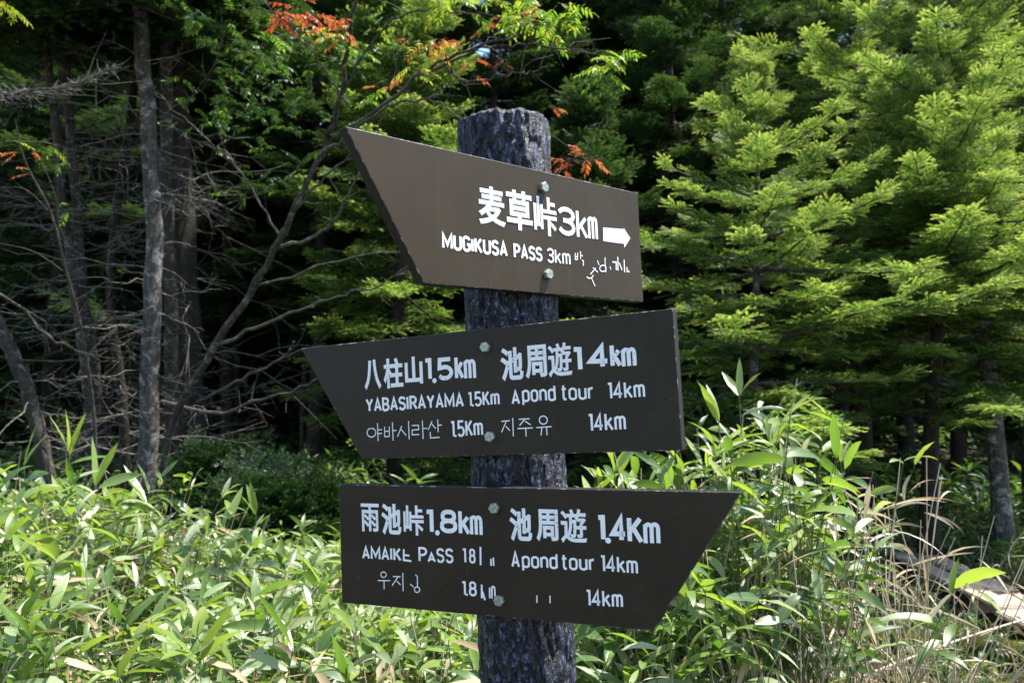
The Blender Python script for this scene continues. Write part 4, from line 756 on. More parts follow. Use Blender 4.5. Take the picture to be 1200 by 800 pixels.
# ------------------------------------------------------------------ conifers on the right, at the forest edge
rng = np.random.default_rng(5)
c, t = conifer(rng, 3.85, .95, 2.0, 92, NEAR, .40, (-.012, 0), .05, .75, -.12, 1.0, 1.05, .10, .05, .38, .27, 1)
tree_thing('young_fir', base_at(888, 5.9), c, t, 'young bright green fir standing alone beside the upper sign board', M['bark_grey'], M['fir_young'])
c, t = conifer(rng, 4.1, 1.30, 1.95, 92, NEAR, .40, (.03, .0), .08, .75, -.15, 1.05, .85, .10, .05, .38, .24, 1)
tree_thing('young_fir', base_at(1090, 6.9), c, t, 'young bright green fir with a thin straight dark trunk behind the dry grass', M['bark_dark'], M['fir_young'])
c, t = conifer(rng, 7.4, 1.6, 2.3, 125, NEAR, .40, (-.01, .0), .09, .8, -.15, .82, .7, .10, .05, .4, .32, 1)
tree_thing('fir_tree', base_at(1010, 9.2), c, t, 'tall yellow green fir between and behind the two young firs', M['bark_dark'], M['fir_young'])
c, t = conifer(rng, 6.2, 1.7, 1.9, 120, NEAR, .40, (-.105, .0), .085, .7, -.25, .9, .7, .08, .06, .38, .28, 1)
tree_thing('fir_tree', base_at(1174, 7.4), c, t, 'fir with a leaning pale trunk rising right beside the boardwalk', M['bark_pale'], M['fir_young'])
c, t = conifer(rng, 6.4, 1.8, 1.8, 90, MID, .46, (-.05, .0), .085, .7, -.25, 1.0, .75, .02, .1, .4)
tree_thing('fir_tree', base_at(1205, 8.6), c, t, 'fir with a slim grey trunk cut by the right edge of the view', M['bark_grey'], M['fir_young'])

# ------------------------------------------------------------------ middle-distance conifers behind the signpost
MIDSET = [ # px, d, H, zb, R, label
 (790, 11.0, 8.6, 1.6, 2.3, 'dark fir with a black trunk, right of the upper sign board'),
 (690, 8.6, 4.6, .5, 1.25, 'small mid green fir whose branches reach past the top of the post'),
 (575, 13.5, 10.5, 1.4, 2.1, 'tall dark fir directly behind the top of the signpost post'),
 (468, 9.2, 6.6, .9, 1.55, 'lit green fir left of the point of the upper sign board'),
 (985, 10.6, 8.5, 1.2, 2.2, 'large fir behind the young bright fir'),
 (372, 12.5, 9.5, 2.6, 2.0, 'fir with low green branches above the far sunlit bamboo'),
 (850, 13.0, 10.5, 1.0, 2.4, 'deep green fir between the dark trunk and the young fir'),
 (265, 13.5, 9.5, 3.4, 2.0, 'shaded fir behind the thick flared trunk'),
 (60, 11.5, 9.0, 2.0, 2.2, 'shaded fir behind the twin thin trunks on the left'),
 (150, 14.0, 10., 2.8, 2.2, 'dim fir far behind the lichen covered trunk'),
 (1240, 11.5, 8.0, 1.2, 2.2, 'fir just beyond the slim grey trunk at the right edge'),
 (610, 17.0, 14., 2.5, 2.6, 'very tall dim fir far behind the post top'),
 (700, 16.0, 13., 2.0, 2.6, 'very tall dim fir far behind, right of the post top'),
 (880, 17.0, 15., 2.0, 2.8, 'very tall dim fir far behind the young bright fir'),
 (655, 19.0, 15., 2.0, 2.8, 'tallest dim fir seen above the overhanging rowan leaves'),
 (1120, 12.0, 8.5, 1.0, 2.3, 'dark fir filling the gap between the two right trunks'),
]
PROTO = []                              # five grown forms, reused at their own sizes
for H, zb, Rm in ((9.0, 1.3, 2.2), (8.6, 1.9, 2.1), (10.0, 2.4, 2.3), (5.0, .5, 1.35), (6.6, .9, 1.6)):
    c, t = conifer(rng, H, zb, Rm, int(40+8*H-4*zb), MID, .46, (rng.normal(0, .01), 0), .011*H+.02, .5, -.28, .95, .7, -.03, .06, .35, .34)
    PROTO.append([H, c.mesh('crown', [M['fir_young' if H == 6.6 else 'fir_dark'], M['twig']]), t.mesh('trunk', [M['bark_dark']])])  # the lit mid fir has sunlight painted in by paler needles
for k, (px, d, H, zb, Rm, lab) in enumerate(MIDSET):
    pk = 3 if H < 5 else 4 if H < 7 else (2 if zb > 2.3 else k % 2)
    h0, cm, tm = PROTO[pk]
    root = empty('fir_tree', base_at(px, d), rng.uniform(0, 6.28)); root.scale = (H/h0,)*3
    tag(root, lab, 'tree')
    link('trunk', tm, root); link('crown', cm, root)

# ------------------------------------------------------------------ forest behind: three kinds, repeated
KINDS = []
frng = np.random.default_rng(21)
for H, zb, Rm, nb in ((13, 3.4, 2.4, 95), (11.5, 1.8, 2.4, 105), (9.5, .5, 2.2, 105)):
    c, t = conifer(frng, H, zb, Rm, nb, FAR, .72, (0, 0), .14, .5, -.3, .95, .7, -.05, .06, .3)
    dt = dead_twigs(frng, lambda z: np.array([0, 0, z]), .8, max(zb, 1.4), 14, (.4, 1.2), .006)
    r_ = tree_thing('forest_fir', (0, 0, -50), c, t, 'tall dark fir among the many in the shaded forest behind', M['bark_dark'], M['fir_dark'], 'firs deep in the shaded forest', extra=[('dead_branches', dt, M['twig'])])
    KINDS.append(r_)
spots = []
tries = 0
while len(spots) < 135 and tries < 8000:
    tries += 1
    y = 14.5 + 34*frng.random()**1.1; x = frng.uniform(-1, 1)*(.72*y+3)
    if all((x-a)**2+(y-b)**2 > (1.45+.02*y)**2 for a, b in spots): spots.append((x, y))
used = [False]*3
for x, y in spots:
    far = y > 22 or (abs(x) > .2*y and frng.random() < .4)
    k = 2 if (far and frng.random() < .8) else int(frng.choice([0, 0, 1, 1, 2]))
    loc = (x, y, float(gz(x, y))-.05); rz = frng.uniform(0, 2*PI); s_ = frng.uniform(.85, 1.2)
    if not used[k]:
        o = KINDS[k]; o.location = loc; o.rotation_euler = (0, 0, rz); o.scale = (s_,)*3; used[k] = True
    else: copy_tree(KINDS[k], loc, rz, s_, 'tall dark fir among the many in the shaded forest behind', 'firs deep in the shaded forest')

# thin bare trunks between them
prng = np.random.default_rng(8)
pole_g = Geo()
tube(pole_g, [(.05*math.sin(z), .05*math.cos(z*.7), z) for z in np.linspace(-.2, 8, 14)], np.linspace(.06, .03, 14), 8, .5, 0, True, .04, prng)
pole_c, _t = conifer(prng, 8.2, 5.2, .9, 30, FAR, .72, (0, 0), .05, .5, -.2, .8)
pole_d = dead_twigs(prng, lambda z: np.array([.05*math.sin(z), .05*math.cos(z*.7), z]), .5, 5, 22, (.25, .8), .004)
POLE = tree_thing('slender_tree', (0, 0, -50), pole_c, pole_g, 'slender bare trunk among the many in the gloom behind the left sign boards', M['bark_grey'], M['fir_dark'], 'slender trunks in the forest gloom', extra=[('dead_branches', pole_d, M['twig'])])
first = True
for k in range(26):
    px = prng.uniform(235, 470) if k < 18 else prng.uniform(-20, 235) ; d = prng.uniform(12.5, 24)
    loc = base_at(px, d)
    if first: POLE.location = loc; first = False
    else: copy_tree(POLE, loc, prng.uniform(0, 6.28), prng.uniform(.7, 1.5), POLE['label'], POLE['group'])

# ------------------------------------------------------------------ shaded trunks on the left
def stem_tree(name, pts, r0, r1, label, bark, ntw, tw_z, tw_len, crown_from=None, limbs=(), flare=0, crownR=1.5, seed=1, group=None, droop=.5, Htop=8.5):
    """a trunk through pixel points (px, py, d), bare below with dead twigs, its crown above the view"""
    q = np.random.default_rng(seed)
    P = [at(*p) for p in pts]
    b0 = P[0]; base = Vector((b0.x, b0.y, float(gz(b0.x, b0.y))))
    # carry the line down to the ground and up to the crown
    d0 = (P[1]-P[0]).normalized(); d1 = (P[-1]-P[-2]).normalized()
    foot = P[0] - d0*((P[0].z-base.z+.15)/max(.3, d0.z)); base = Vector((foot.x, foot.y, base.z))
    topn = P[-1] + d1*((Htop-P[-1].z)/max(.4, d1.z)) if crown_from else P[-1]
    allp = [foot] + P + ([topn] if crown_from else [])
    C = spline([p-base for p in allp], 34); C[2:, :2] += np.cumsum(q.normal(0, .006, (32, 2)), 0)*.7 + q.normal(0, .007, (32, 2))
    root = empty(name, base); tag(root, label, 'tree', group)
    zz = C[:, 2]; f = np.linspace(0, 1, len(C))
    rad = r0*(1-f) + r1*f
    if flare: rad = rad*(1 + flare*np.exp(-np.clip(zz, 0, 9)*2.6))
    g = Geo(); tube(g, C, rad, 14, .5, 0, True, .035, q); g.build('trunk', bark, root)
    fn = lambda z: np.array([np.interp(z, zz, C[:, 0]), np.interp(z, zz, C[:, 1]), z]) if np.all(np.diff(zz) > 0) else C[int(np.argmin(abs(zz-z)))]
    if ntw: dead_twigs(q, fn, *tw_z, ntw, tw_len, .0055, droop).build('dead_branches', M['dead_twig'], root)
    for lp, ra, rb in limbs:
        L = [at(*p)-base for p in lp]; lc = spline(L, 18); lc[1:] += q.normal(0, .010, (17, 3))
        lg = Geo(); tube(lg, lc, np.linspace(ra, rb, 18), 7, .6, 0, True, .05, q)
        for k in range(10):
            i = q.integers(5, 17); w = (lc[i]-lc[i-1]); w /= np.linalg.norm(w); w = w*.8 + q.normal(0, .45, 3)
            l2 = q.uniform(.08, .35)
            tube(lg, [lc[i], lc[i]+w*l2*.5, lc[i]+(w+q.normal(0, .3, 3))*l2], [.004, .0028, .0012], 4, .6, 0, False)
        lg.build('limb', M['twig'], root)
    if crown_from:
        cg, _ = conifer(q, Htop+.6, crown_from, crownR, 44, FAR, .72, (0, 0), .05, .5, -.35, .95, .7, -.03, .06, .25)
        top = fn(Htop-1.0)
        cg.V = [v + np.array([top[0], top[1], 0], np.float32) for v in cg.V]
        cg.build('crown', [M['fir_dark'], M['twig']], root)
    return root
stem_tree('bare_trunk_fir', [(174, 590, 7.6), (176, 440, 7.6), (180, 250, 7.6), (168, 60, 7.6)], .095, .06, 'straight pale grey trunk with lichen patches, tallest of the left group', M['bark_pale'], 60, (.8, 4.6), (.3, 1.3), 4.9, crownR=1.8, seed=3,
   limbs=[([(190, 470, 7.5), (255, 484, 7.2), (300, 470, 7.0), (350, 455, 6.8), (385, 437, 6.7)], .02, .005)])
stem_tree('bare_trunk_fir', [(228, 590, 8.6), (222, 470, 8.6), (214, 300, 8.6), (205, 60, 8.6)], .21, .12, 'thickest dark trunk with a flared foot, behind the pale lichen trunk', M['bark_dark'], 60, (.7, 4.6), (.4, 1.9), 5.0, flare=.55, crownR=2.1, seed=4,
   limbs=[([(232, 470, 8.0), (290, 440, 7.6), (335, 415, 7.4), (345, 400, 7.3)], .018, .005)])
stem_tree('bare_trunk_fir', [(205, 590, 8.1), (203, 400, 8.1), (200, 200, 8.1), (202, 40, 8.1)], .075, .05, 'thin grey trunk wedged between the pale trunk and the thick flared trunk', M['bark_grey'], 26, (.7, 4.2), (.3, 1.1), 5.2, crownR=1.2, seed=5)
stem_tree('bare_trunk_fir', [(108, 560, 8.0), (98, 420, 8.0), (80, 300, 8.0), (62, 150, 8.0)], .055, .035, 'thin trunk leaning left, outer one of the twin stems', M['bark_grey'], 30, (.7, 4.4), (.3, 1.4), 4.8, crownR=1.2, seed=6)
stem_tree('bare_trunk_fir', [(124, 570, 8.2), (116, 440, 8.2), (104, 330, 8.2), (92, 180, 8.2)], .06, .04, 'thin grey trunk leaning left, inner one of the twin stems', M['bark_grey'], 30, (.7, 4.4), (.3, 1.4), 5.0, crownR=1.2, seed=7)
stem_tree('bare_trunk_fir', [(150, 570, 9.0), (142, 440, 9.0), (134, 320, 9.0), (160, 120, 9.0)], .06, .04, 'crooked dim trunk between the twin stems and the pale lichen trunk', M['bark_dark'], 30, (.7, 4.4), (.3, 1.4), 5.0, crownR=1.2, seed=8)
stem_tree('bare_trunk_fir', [(52, 530, 6.8), (30, 450, 6.8), (8, 395, 6.8), (-20, 330, 6.8)], .062, .05, 'bent trunk leaning out of the left edge of the view', M['bark_grey'], 16, (.6, 2.6), (.3, 1.0), None, seed=9)
stem_tree('bare_trunk_fir', [(-70, 560, 5.2), (-72, 300, 5.2), (-78, 40, 5.2)], .07, .04, 'trunk just out of view, its pale dead bough entering at the upper left', M['bark_grey'], 0, (.6, 2.6), (.3, 1.0), 4.6, crownR=1.0, seed=10,
   limbs=[([(-74, 140, 5.2), (-20, 120, 5.1), (40, 108, 5.0), (90, 98, 5.0), (132, 78, 5.0)], .014, .003), ([(-72, 330, 5.2), (0, 345, 5.3), (60, 395, 5.5), (110, 415, 5.6)], .014, .005)])

# fuzzy dead bough: fine twigs along it
q = np.random.default_rng(12)
root = [o for o in bpy.data.objects if o.get('label', '').startswith('trunk just out of view')][0]
g = Geo(); bpth = spline([at(*p)-root.location for p in [(-40, 130, 5.2), (0, 112, 5.05), (40, 108, 5.0), (90, 98, 5.0), (132, 78, 5.0)]], 60)
for k in range(330):
    i = int(60*q.random()**.9) % 59; d = bpth[i+1]-bpth[i]; d /= np.linalg.norm(d)
    w = d*q.uniform(.5, 1.1) + q.normal(0, .4, 3)*np.array([1, 1, .75]); l2 = q.uniform(.04, .16)*(1.15-i/80)
    p1 = bpth[i]+w*l2*.5; p2 = p1+(w+q.normal(0, .45, 3))*l2*.5
    tube(g, [bpth[i], p1, p2], [.0022, .0016, .0007], 3, .9, 0, False)
g.build('dead_bough', bark_mat('bleached_twig', (.16, .15, .14), (.36, .35, .33), (.5, .5, .48), .5, 2, False), root)

# ------------------------------------------------------------------ rowan: thin leaning stem, pinnate leaves turning red
def rowan_leaves(g, q, O, D, L, tone, npair=6):
    """pinnate leaves: a rachis with paired toothed leaflets"""
    B, AZ, PT, LL, WW, DR, RL, TN = [], [], [], [], [], [], [], []
    for o, d, l, tn in zip(O, D, L, tone):
        d = d/np.linalg.norm(d); n = 8
        s = np.linspace(0, 1, n); dz = -.55*s**1.6
        st = d[None] + np.stack([0*s, 0*s, dz], 1); st /= np.linalg.norm(st, axis=1)[:, None]
        P = o + np.concatenate([[np.zeros(3)], np.cumsum(st[:-1], 0)])*l/(n-1)
        tube(g, P, np.linspace(.0011, .0006, n), 3, min(1, tn+.1), 0, False)
        az0 = math.atan2(d[1], d[0]); tilt = q.normal(0, .35)
        for k in range(npair+1):
            u = .25+.75*k/npair; p = P[0]*0 + np.array([np.interp(u*(n-1), np.arange(n), P[:, c]) for c in range(3)])
            e = st[min(int(u*(n-1)), n-1)]; pt = math.asin(max(-1, min(1, e[2])))
            for sg in ((-1, 1) if k < npair else (0,)):
                B.append(p); AZ.append(az0+sg*R(q.uniform(52, 72))); PT.append(pt*.6+sg*tilt*.5+q.normal(0, .12)-.1)
                LL.append(l*q.uniform(.26, .33)*(1-.25*abs(u-.55))); WW.append(LL[-1]*q.uniform(.27, .34)); DR.append(q.uniform(.1, .7)); RL.append(q.normal(0, .35)); TN.append(np.clip(tn+q.normal(0, .07), 0, 1))
    leaf_blades(g, q, np.array(B), np.array(AZ), np.array(PT), np.array(LL), np.array(WW), np.array(DR), np.array(RL), np.array(TN), 5, .2, 0, ([0, .15, .4, .7, 1], [.3, .9, 1, .75, 0]))
def build_rowan():
    q = np.random.default_rng(31)
    p0 = at(196, 520, 6.1); base = Vector((p0.x, p0.y, float(gz(p0.x, p0.y))))
    root = empty('rowan_tree', base); tag(root, 'thin leaning rowan with red and green pinnate leaves reaching over the signpost', 'tree')
    off = np.array(base)
    tr = [tuple(base - Vector((.12, 0, .1))), at(196, 520, 6.1), at(250, 408, 5.7), at(300, 335, 5.4), at(345, 245, 5.1), at(378, 175, 5.0), at(398, 120, 4.8), at(410, 40, 4.6), at(430, -60, 4.4)]
    C = spline(tr, 40)-off; C[2:] += q.normal(0, .008, (38, 3)); g = Geo(); tube(g, C, np.linspace(.030, .008, 40), 9, .5, 0, True, .06, q); g.build('trunk', M['bark_grey'], root)
    BR = [
     [(375, 182, 5.0), (402, 163, 4.6), (450, 128, 4.3), (500, 118, 4.15), (543, 128, 4.1)],
     [(385, 160, 5.0), (430, 140, 4.5), (480, 98, 4.2), (530, 66, 4.0), (590, 47, 3.9), (650, 24, 3.8), (668, 4, 3.7)],
     [(500, 86, 4.1), (560, 60, 4.0), (612, 52, 3.9), (668, 60, 3.8), (708, 62, 3.75)],
     [(408, 125, 4.8), (388, 95, 4.7), (350, 42, 4.5), (306, -2, 4.4)],
     [(402, 110, 4.8), (430, 60, 4.5), (470, 18, 4.2), (530, 16, 4.0), (590, 20, 3.9), (640, 14, 3.85)],
     [(520, 75, 4.0), (545, 95, 4.0), (600, 88, 3.9), (640, 80, 3.9)],
     [(300, 335, 5.4), (345, 250, 5.2), (400, 190, 5.0), (440, 150, 4.9)],
     [(250, 408, 5.7), (330, 372, 5.4), (400, 345, 5.2), (440, 336, 5.1), (482, 308, 5.1)],
     [(325, 290, 5.3), (380, 270, 5.2), (410, 225, 5.1), (450, 130, 5.0), (470, 40, 4.9)],
     [(330, 280, 5.3), (280, 200, 5.2), (230, 150, 5.2), (180, 110, 5.2)],
     [(640, 240, 4.4), (655, 200, 4.2), (672, 185, 4.1), (690, 190, 4.1)],
     [(300, 335, 5.4), (420, 300, 5.0), (540, 290, 4.6), (640, 240, 4.4)],
    ]
    paths = []
    for k, br in enumerate(BR):
        P = spline([at(*p) for p in br], 26)-off; P[1:] += q.normal(0, .007, (25, 3)); paths.append(P)
        g = Geo(); tube(g, P, np.linspace(.013 if k in (0, 1, 6, 7, 8) else .008, .0022, 26), 6, .6, 0, True, .06, q)
        for j in range(9):
            i = q.integers(6, 25); d = P[i]-P[i-1]; d /= np.linalg.norm(d); w = d*.7+q.normal(0, .5, 3); l2 = q.uniform(.06, .22)
            tube(g, [P[i], P[i]+w*l2*.5, P[i]+(w+q.normal(0, .3, 3))*l2], [.003, .002, .001], 4, .6, 0, False)
        g.build('branch', M['twig'], root)
    # clusters: (px, py, d, count, tone, spread px, length)
    CL = [(322, 17, 4.5, 5, .97, 14, .13), (350, 20, 4.5, 5, .95, 14, .14), (372, 30, 4.55, 5, .93, 12, .14), (396, 38, 4.6, 6, .86, 14, .14), (340, 12, 4.5, 4, .98, 20, .12),
          (512, 52, 4.0, 6, .62, 12, .13), (528, 60, 4.0, 3, .85, 10, .12), (488, 85, 4.1, 5, .52, 12, .12), (474, 92, 4.15, 2, .86, 6, .1), (556, 75, 4.0, 2, .95, 6, .08), (588, 77, 3.9, 2, .95, 6, .08),
          (565, 40, 3.95, 3, .82, 8, .1), (575, 30, 3.95, 2, .85, 6, .1), (478, 50, 4.1, 2, .9, 6, .08), (553, 93, 4.0, 1, .85, 4, .09),
          (625, 22, 3.85, 8, .34, 16, .17), (645, 38, 3.8, 7, .38, 14, .17), (600, 12, 3.85, 7, .36, 18, .16), (560, 2, 3.9, 6, .38, 20, .16), (520, 0, 3.9, 6, .42, 18, .16), (660, 12, 3.7, 6, .33, 14, .16), (635, 15, 3.8, 3, .66, 12, .14),
          (704, 68, 3.75, 6, .32, 10, .13), (716, 84, 3.75, 6, .30, 12, .13), (722, 70, 3.75, 4, .28, 10, .12),
          (668, 192, 4.1, 4, .92, 8, .12), (690, 186, 4.1, 3, .86, 6, .11), (655, 198, 4.15, 3, .95, 6, .1), (648, 130, 5.2, 3, .82, 8, .08),
          (440, 110, 4.4, 4, .3, 16, .14), (420, 60, 4.6, 5, .25, 22, .15), (385, 40, 4.7, 4, .6, 14, .14), (445, 112, 4.4, 2, .75, 8, .1)]
    for (x0, y0, x1, y1, n, tn) in ((195, 5, 330, 150, 34, .02), (250, 40, 400, 180, 32, .05), (300, 0, 470, 80, 26, .14), (240, 100, 360, 230, 22, .02)):
        for j in range(n): CL.append((q.uniform(x0, x1), q.uniform(y0, y1), q.uniform(4.9, 6.3), 2, tn+q.normal(0, .06), 10, .14))
    gl = Geo()
    for px, py, d, n, tn, sp, ln in CL:
        O, D, L, T = [], [], [], []
        for j in range(n):
            o = np.array(at(px+q.normal(0, sp*.4), py+q.normal(0, sp*.4)-4, d+q.normal(0, .06)))-off
            a = q.uniform(0, 2*PI); O.append(o); D.append(np.array([math.cos(a), math.sin(a)*.8, q.uniform(-.7, .35)])); L.append(ln*q.uniform(.75, 1.1)); T.append(np.clip(tn+q.normal(0, .05), 0, 1))
        rowan_leaves(gl, q, O, D, L, T)
    gl.build('crown', M['rowan_leaf'], root)
build_rowan()

def build_sapling():
    q = np.random.default_rng(33)
    p0 = at(112, 520, 6.4); base = Vector((p0.x, p0.y, float(gz(p0.x, p0.y)))); off = np.array(base)
    root = empty('rowan_sapling', base); tag(root, 'thin rowan sapling with a few orange leaves at the left edge', 'sapling')
    C = spline([tuple(base), at(112, 520, 6.4), at(98, 400, 6.0), at(78, 320, 5.6), at(60, 250, 5.3), at(30, 190, 5.1), at(18, 140, 5.0)], 40)-off
    g = Geo(); tube(g, C, np.linspace(.016, .003, 40), 7, .6, 0, True, .05, q)
    g.build('trunk', M['twig'], root)
    g = Geo()
    for br in ([(60, 250, 5.3), (30, 222, 5.2), (0, 220, 5.2)], [(78, 320, 5.6), (40, 295, 5.4), (0, 285, 5.3)], [(70, 290, 5.5), (66, 235, 5.3), (50, 190, 5.2)], [(98, 400, 6), (130, 330, 5.8), (60, 330, 5.7)]):
        P = spline([at(*p) for p in br], 14)-off; tube(g, P, np.linspace(.005, .0015, 14), 5, .7, 0, True)
    g.build('branch', M['twig'], root)
    gl = Geo()
    for px, py, n, tn in ((28, 178, 3, .8), (34, 202, 2, .85), (20, 165, 1, .5), (60, 175, 2, .3), (75, 195, 2, .22), (80, 240, 2, .2), (12, 10, 5, .4), (8, 4, 4, .5)):
        O, D, L, T = [], [], [], []
        for j in range(n):
            O.append(np.array(at(px+q.normal(0, 4), py+q.normal(0, 4), 5.1))-off); a = q.uniform(0, 6.28); D.append(np.array([math.cos(a), math.sin(a), q.uniform(-.9, .1)])); L.append(.13*q.uniform(.7, 1.1)); T.append(tn)
        rowan_leaves(gl, q, O, D, L, T, 5)
    gl.build('crown', M['rowan_leaf'], root)
build_sapling()

# ------------------------------------------------------------------ bamboo grass thicket
def smooth(a, b, x): t = np.clip((x-a)/(b-a), 0, 1); return t*t*(3-2*t)
def bam_h(x, y):
    h = .72 - .07*(y-3)
    h = h + .36*smooth(-1.0, -1.9, x)*smooth(5.2, 3.6, y) + .10*np.sin(x*3.1)*np.sin(y*2.3)
    h = h + .50*np.exp(-((x-.92)/.42)**2-((y-3.05)/.55)**2) + .16*smooth(.2, .6, x)
    h = h - .45*smooth(1.35, 1.75, x)
    return np.clip(h, .25, 1.5)
bg = np.random.default_rng(41)
N = 4300
X = bg.uniform(-4.6, 1.75, N); Y = 2.05 + 3.6*bg.random(N)**1.1
keep = (np.abs(X) < .66*Y+.5) & (np.hypot(X-.07, Y-1.64) > .35) & (X < .33*Y+.12) & ((Y < 4.4) | (X < .9))
keep &= ~((X > .3) & (Y < 2.35)) & ~((X > .72) & (Y < 2.75))
keep &= ~((X > .9) & (Y > 3.7))
X, Y = X[keep], Y[keep]
Hh = bam_h(X, Y)*bg.uniform(.72, 1.04, len(X))
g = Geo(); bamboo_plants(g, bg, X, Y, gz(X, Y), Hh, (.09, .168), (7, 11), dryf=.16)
# the denser, taller stand right of the post
n = 330; xx = bg.uniform(.25, 1.35, n); yy = bg.uniform(2.45, 3.7, n); kk = xx < .36*yy+.02; xx, yy = xx[kk], yy[kk]
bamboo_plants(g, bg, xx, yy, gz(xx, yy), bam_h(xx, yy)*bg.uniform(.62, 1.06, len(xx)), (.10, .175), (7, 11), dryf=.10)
# dry culms and litter mixed in
n = 900; xx = bg.uniform(-3, 1.3, n); yy = bg.uniform(2.2, 4.8, n); kk = xx < .36*yy+.1; xx, yy = xx[kk], yy[kk]; n = len(xx); A = np.stack([xx, yy, gz(xx, yy)], 1)
hh = bam_h(xx, yy)*bg.uniform(.5, 1.12, n)
straight_stems(g, bg, A, A+np.stack([bg.normal(0, .20, n)*hh, bg.normal(0, .20, n)*hh, hh], 1), .0027, .0014, bg.uniform(.65, 1, n), 2, 4, .025)
o = g.build('bamboo_grass', [M['bamboo'], M['dry'], M['culm']]); tag(o, 'thicket of broad leaved bamboo grass around the foot of the signpost', 'bamboo grass', kind='stuff')

# low shrubs added in dark needles to paint the shade behind the thicket
for k, (px, d, H, Rm, lab) in enumerate(((300, 6.5, .58, .75, 'low shrub toned dark for shade, right of the flared trunk foot'), (350, 7.0, .50, .7, 'shrub toned dark for shade, left of the middle board point'), (262, 7.6, .80, .8, 'taller shrub toned dark for shade, against the foot of the flared trunk'))):
    c, t = conifer(rng, H, .03, Rm, 26, MID, .46, (0, 0), .02, .9, .15, 1.0, .5, -.34, .05, .3)
    tree_thing('shade_toned_shrub', base_at(px, d), c, t, lab, M['bark_dark'], M['fir_dark'], 'shade-toned shrubs behind the thicket', cat='shrub')

# single tall shoots standing above the thicket
def shoot(px, py, d, nl, label, seed, ll=.24, up=1.0, hgt=None):
    q = np.random.default_rng(seed)
    tip = at(px, py, d); base = Vector((tip.x+q.normal(0, .05), tip.y+q.normal(0, .05), 0)); base.z = float(gz(base.x, base.y))
    root = empty('bamboo_shoot', base); tag(root, label, 'bamboo shoot', 'tall bamboo grass shoots above the thicket')
    C = spline([(0, 0, 0), tuple((tip-base)*.5+Vector((q.normal(0, .02), 0, 0))), tuple(tip-base)], 12)
    g = Geo(); tube(g, C, np.linspace(.0034, .0018, 12), 6, .25, 0); g.build('stem', M['culm'], root)
    g = Geo(); b_ = []; 
    f = np.concatenate([np.full(3, .995), q.uniform(.72, .97, nl-3)])
    B = np.stack([np.interp(f*11, np.arange(12), C[:, c]) for c in range(3)], 1)
    az = q.uniform(0, 2*PI, nl); pt = np.where(f > .99, q.uniform(.75, 1.4, nl), q.uniform(.1, .8, nl))
    leaf_blades(g, q, B, az, pt, ll*.82*q.uniform(.8, 1.1, nl), ll*.82*q.uniform(.14, .19, nl), np.where(f > .99, q.uniform(0, .4, nl), q.uniform(.3, 1.1, nl)), q.normal(0, .4, nl), np.clip(.72+q.normal(0, .13, nl), 0, 1), 8, .28)
    g.build('leaves', M['bamboo'], root)
SH = [(82, 532, 3.6, 6, 'tallest bamboo shoot at the left, in front of the twin stems', .26), (112, 568, 3.4, 7, 'bamboo shoot with upright blades, just right of the tallest left one', .24),
      (28, 545, 3.5, 8, 'bamboo shoot at the far left edge with arching blades', .25), (172, 590, 3.3, 7, 'bamboo shoot with a long blade pointing right, below the pale lichen trunk', .25),
      (300, 602, 4.2, 6, 'short bamboo shoot in front of the shaded undergrowth', .22),
      (842, 492, 3.0, 8, 'tall bamboo shoot with three spread blades, right of the middle board', .22), (866, 462, 3.1, 5, 'topmost bamboo shoot on the right, one blade standing alone', .2),
      (905, 520, 3.0, 8, 'bright bamboo shoot with a steep blade above the lowest board tip', .22), (790, 535, 2.9, 8, 'bamboo shoot half hidden behind the right end of the middle board', .21),
      (720, 552, 2.8, 8, 'bamboo shoot spreading between the two lower boards', .22), (985, 540, 3.1, 6, 'bamboo shoot nearest the dry straw with one upright blade', .14),
      (925, 560, 2.9, 8, 'bushy bamboo shoot right of the tip of the lowest board', .2)]
for k, (px, py, d, nl, lab, ll) in enumerate(SH): shoot(px, py, d, nl, lab, 100+k, ll)

# shaded and sunlit undergrowth farther back
def undergrowth(name, n, x0, x1, y0, y1, h, leaf, label, seed, bright=0., cond=None, dryf=.04):
    q = np.random.default_rng(seed)
    X = q.uniform(x0, x1, n); Y = q.uniform(y0, y1, n)
    if cond is not None:
        k = cond(X, Y); X, Y = X[k], Y[k]
    g = Geo(); bamboo_plants(g, q, X, Y, gz(X, Y), h*q.uniform(.5, 1.1, len(X))*(.8+.3*np.sin(X*1.3)*np.sin(Y*.9)), leaf, (6, 10), 5, .2, dryf, bright)
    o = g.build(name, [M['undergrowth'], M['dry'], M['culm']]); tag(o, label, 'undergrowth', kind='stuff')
undergrowth('undergrowth', 2600, -9, 7, 5.6, 14.5, .62, (.14, .24), 'low bamboo grass spreading under the firs behind the thicket', 51, .05, lambda x, y: (np.abs(x) < .68*y+.8) & ~((x > .9) & (y < 8.2)) & ~((x > -3.6) & (x < -1.1) & (y < 8.4)))
undergrowth('undergrowth', 420, -3.7, -1.1, 5.4, 8.4, .30, (.12, .2), 'low sparse bamboo grass around the dark shrubs', 58, -.2)  # leaf tone lowered to paint shade around the shrubs
undergrowth('undergrowth', 190, -2.1, -.95, 7.2, 8.4, .9, (.14, .22), 'sunlit patch of bamboo grass behind the left ends of the lower boards', 57, .25)  # raised leaf tone paints the sun on this patch
undergrowth('undergrowth', 1700, -15, 15, 14, 27, .7, (.2, .34), 'bamboo grass carpet deep in the forest', 52, 0, lambda x, y: np.abs(x) < .66*y+1)
undergrowth('ground_cover', 1100, 2.2, 6.5, 6.7, 9.8, .34, (.08, .13), 'low leafy plants along the far side of the boardwalk', 53, .1, lambda x, y: (x > 2.0) & (np.abs(x-3.4) > .0) & ~((x > 2.75) & (x < 3.75) & (y < 6.9)))

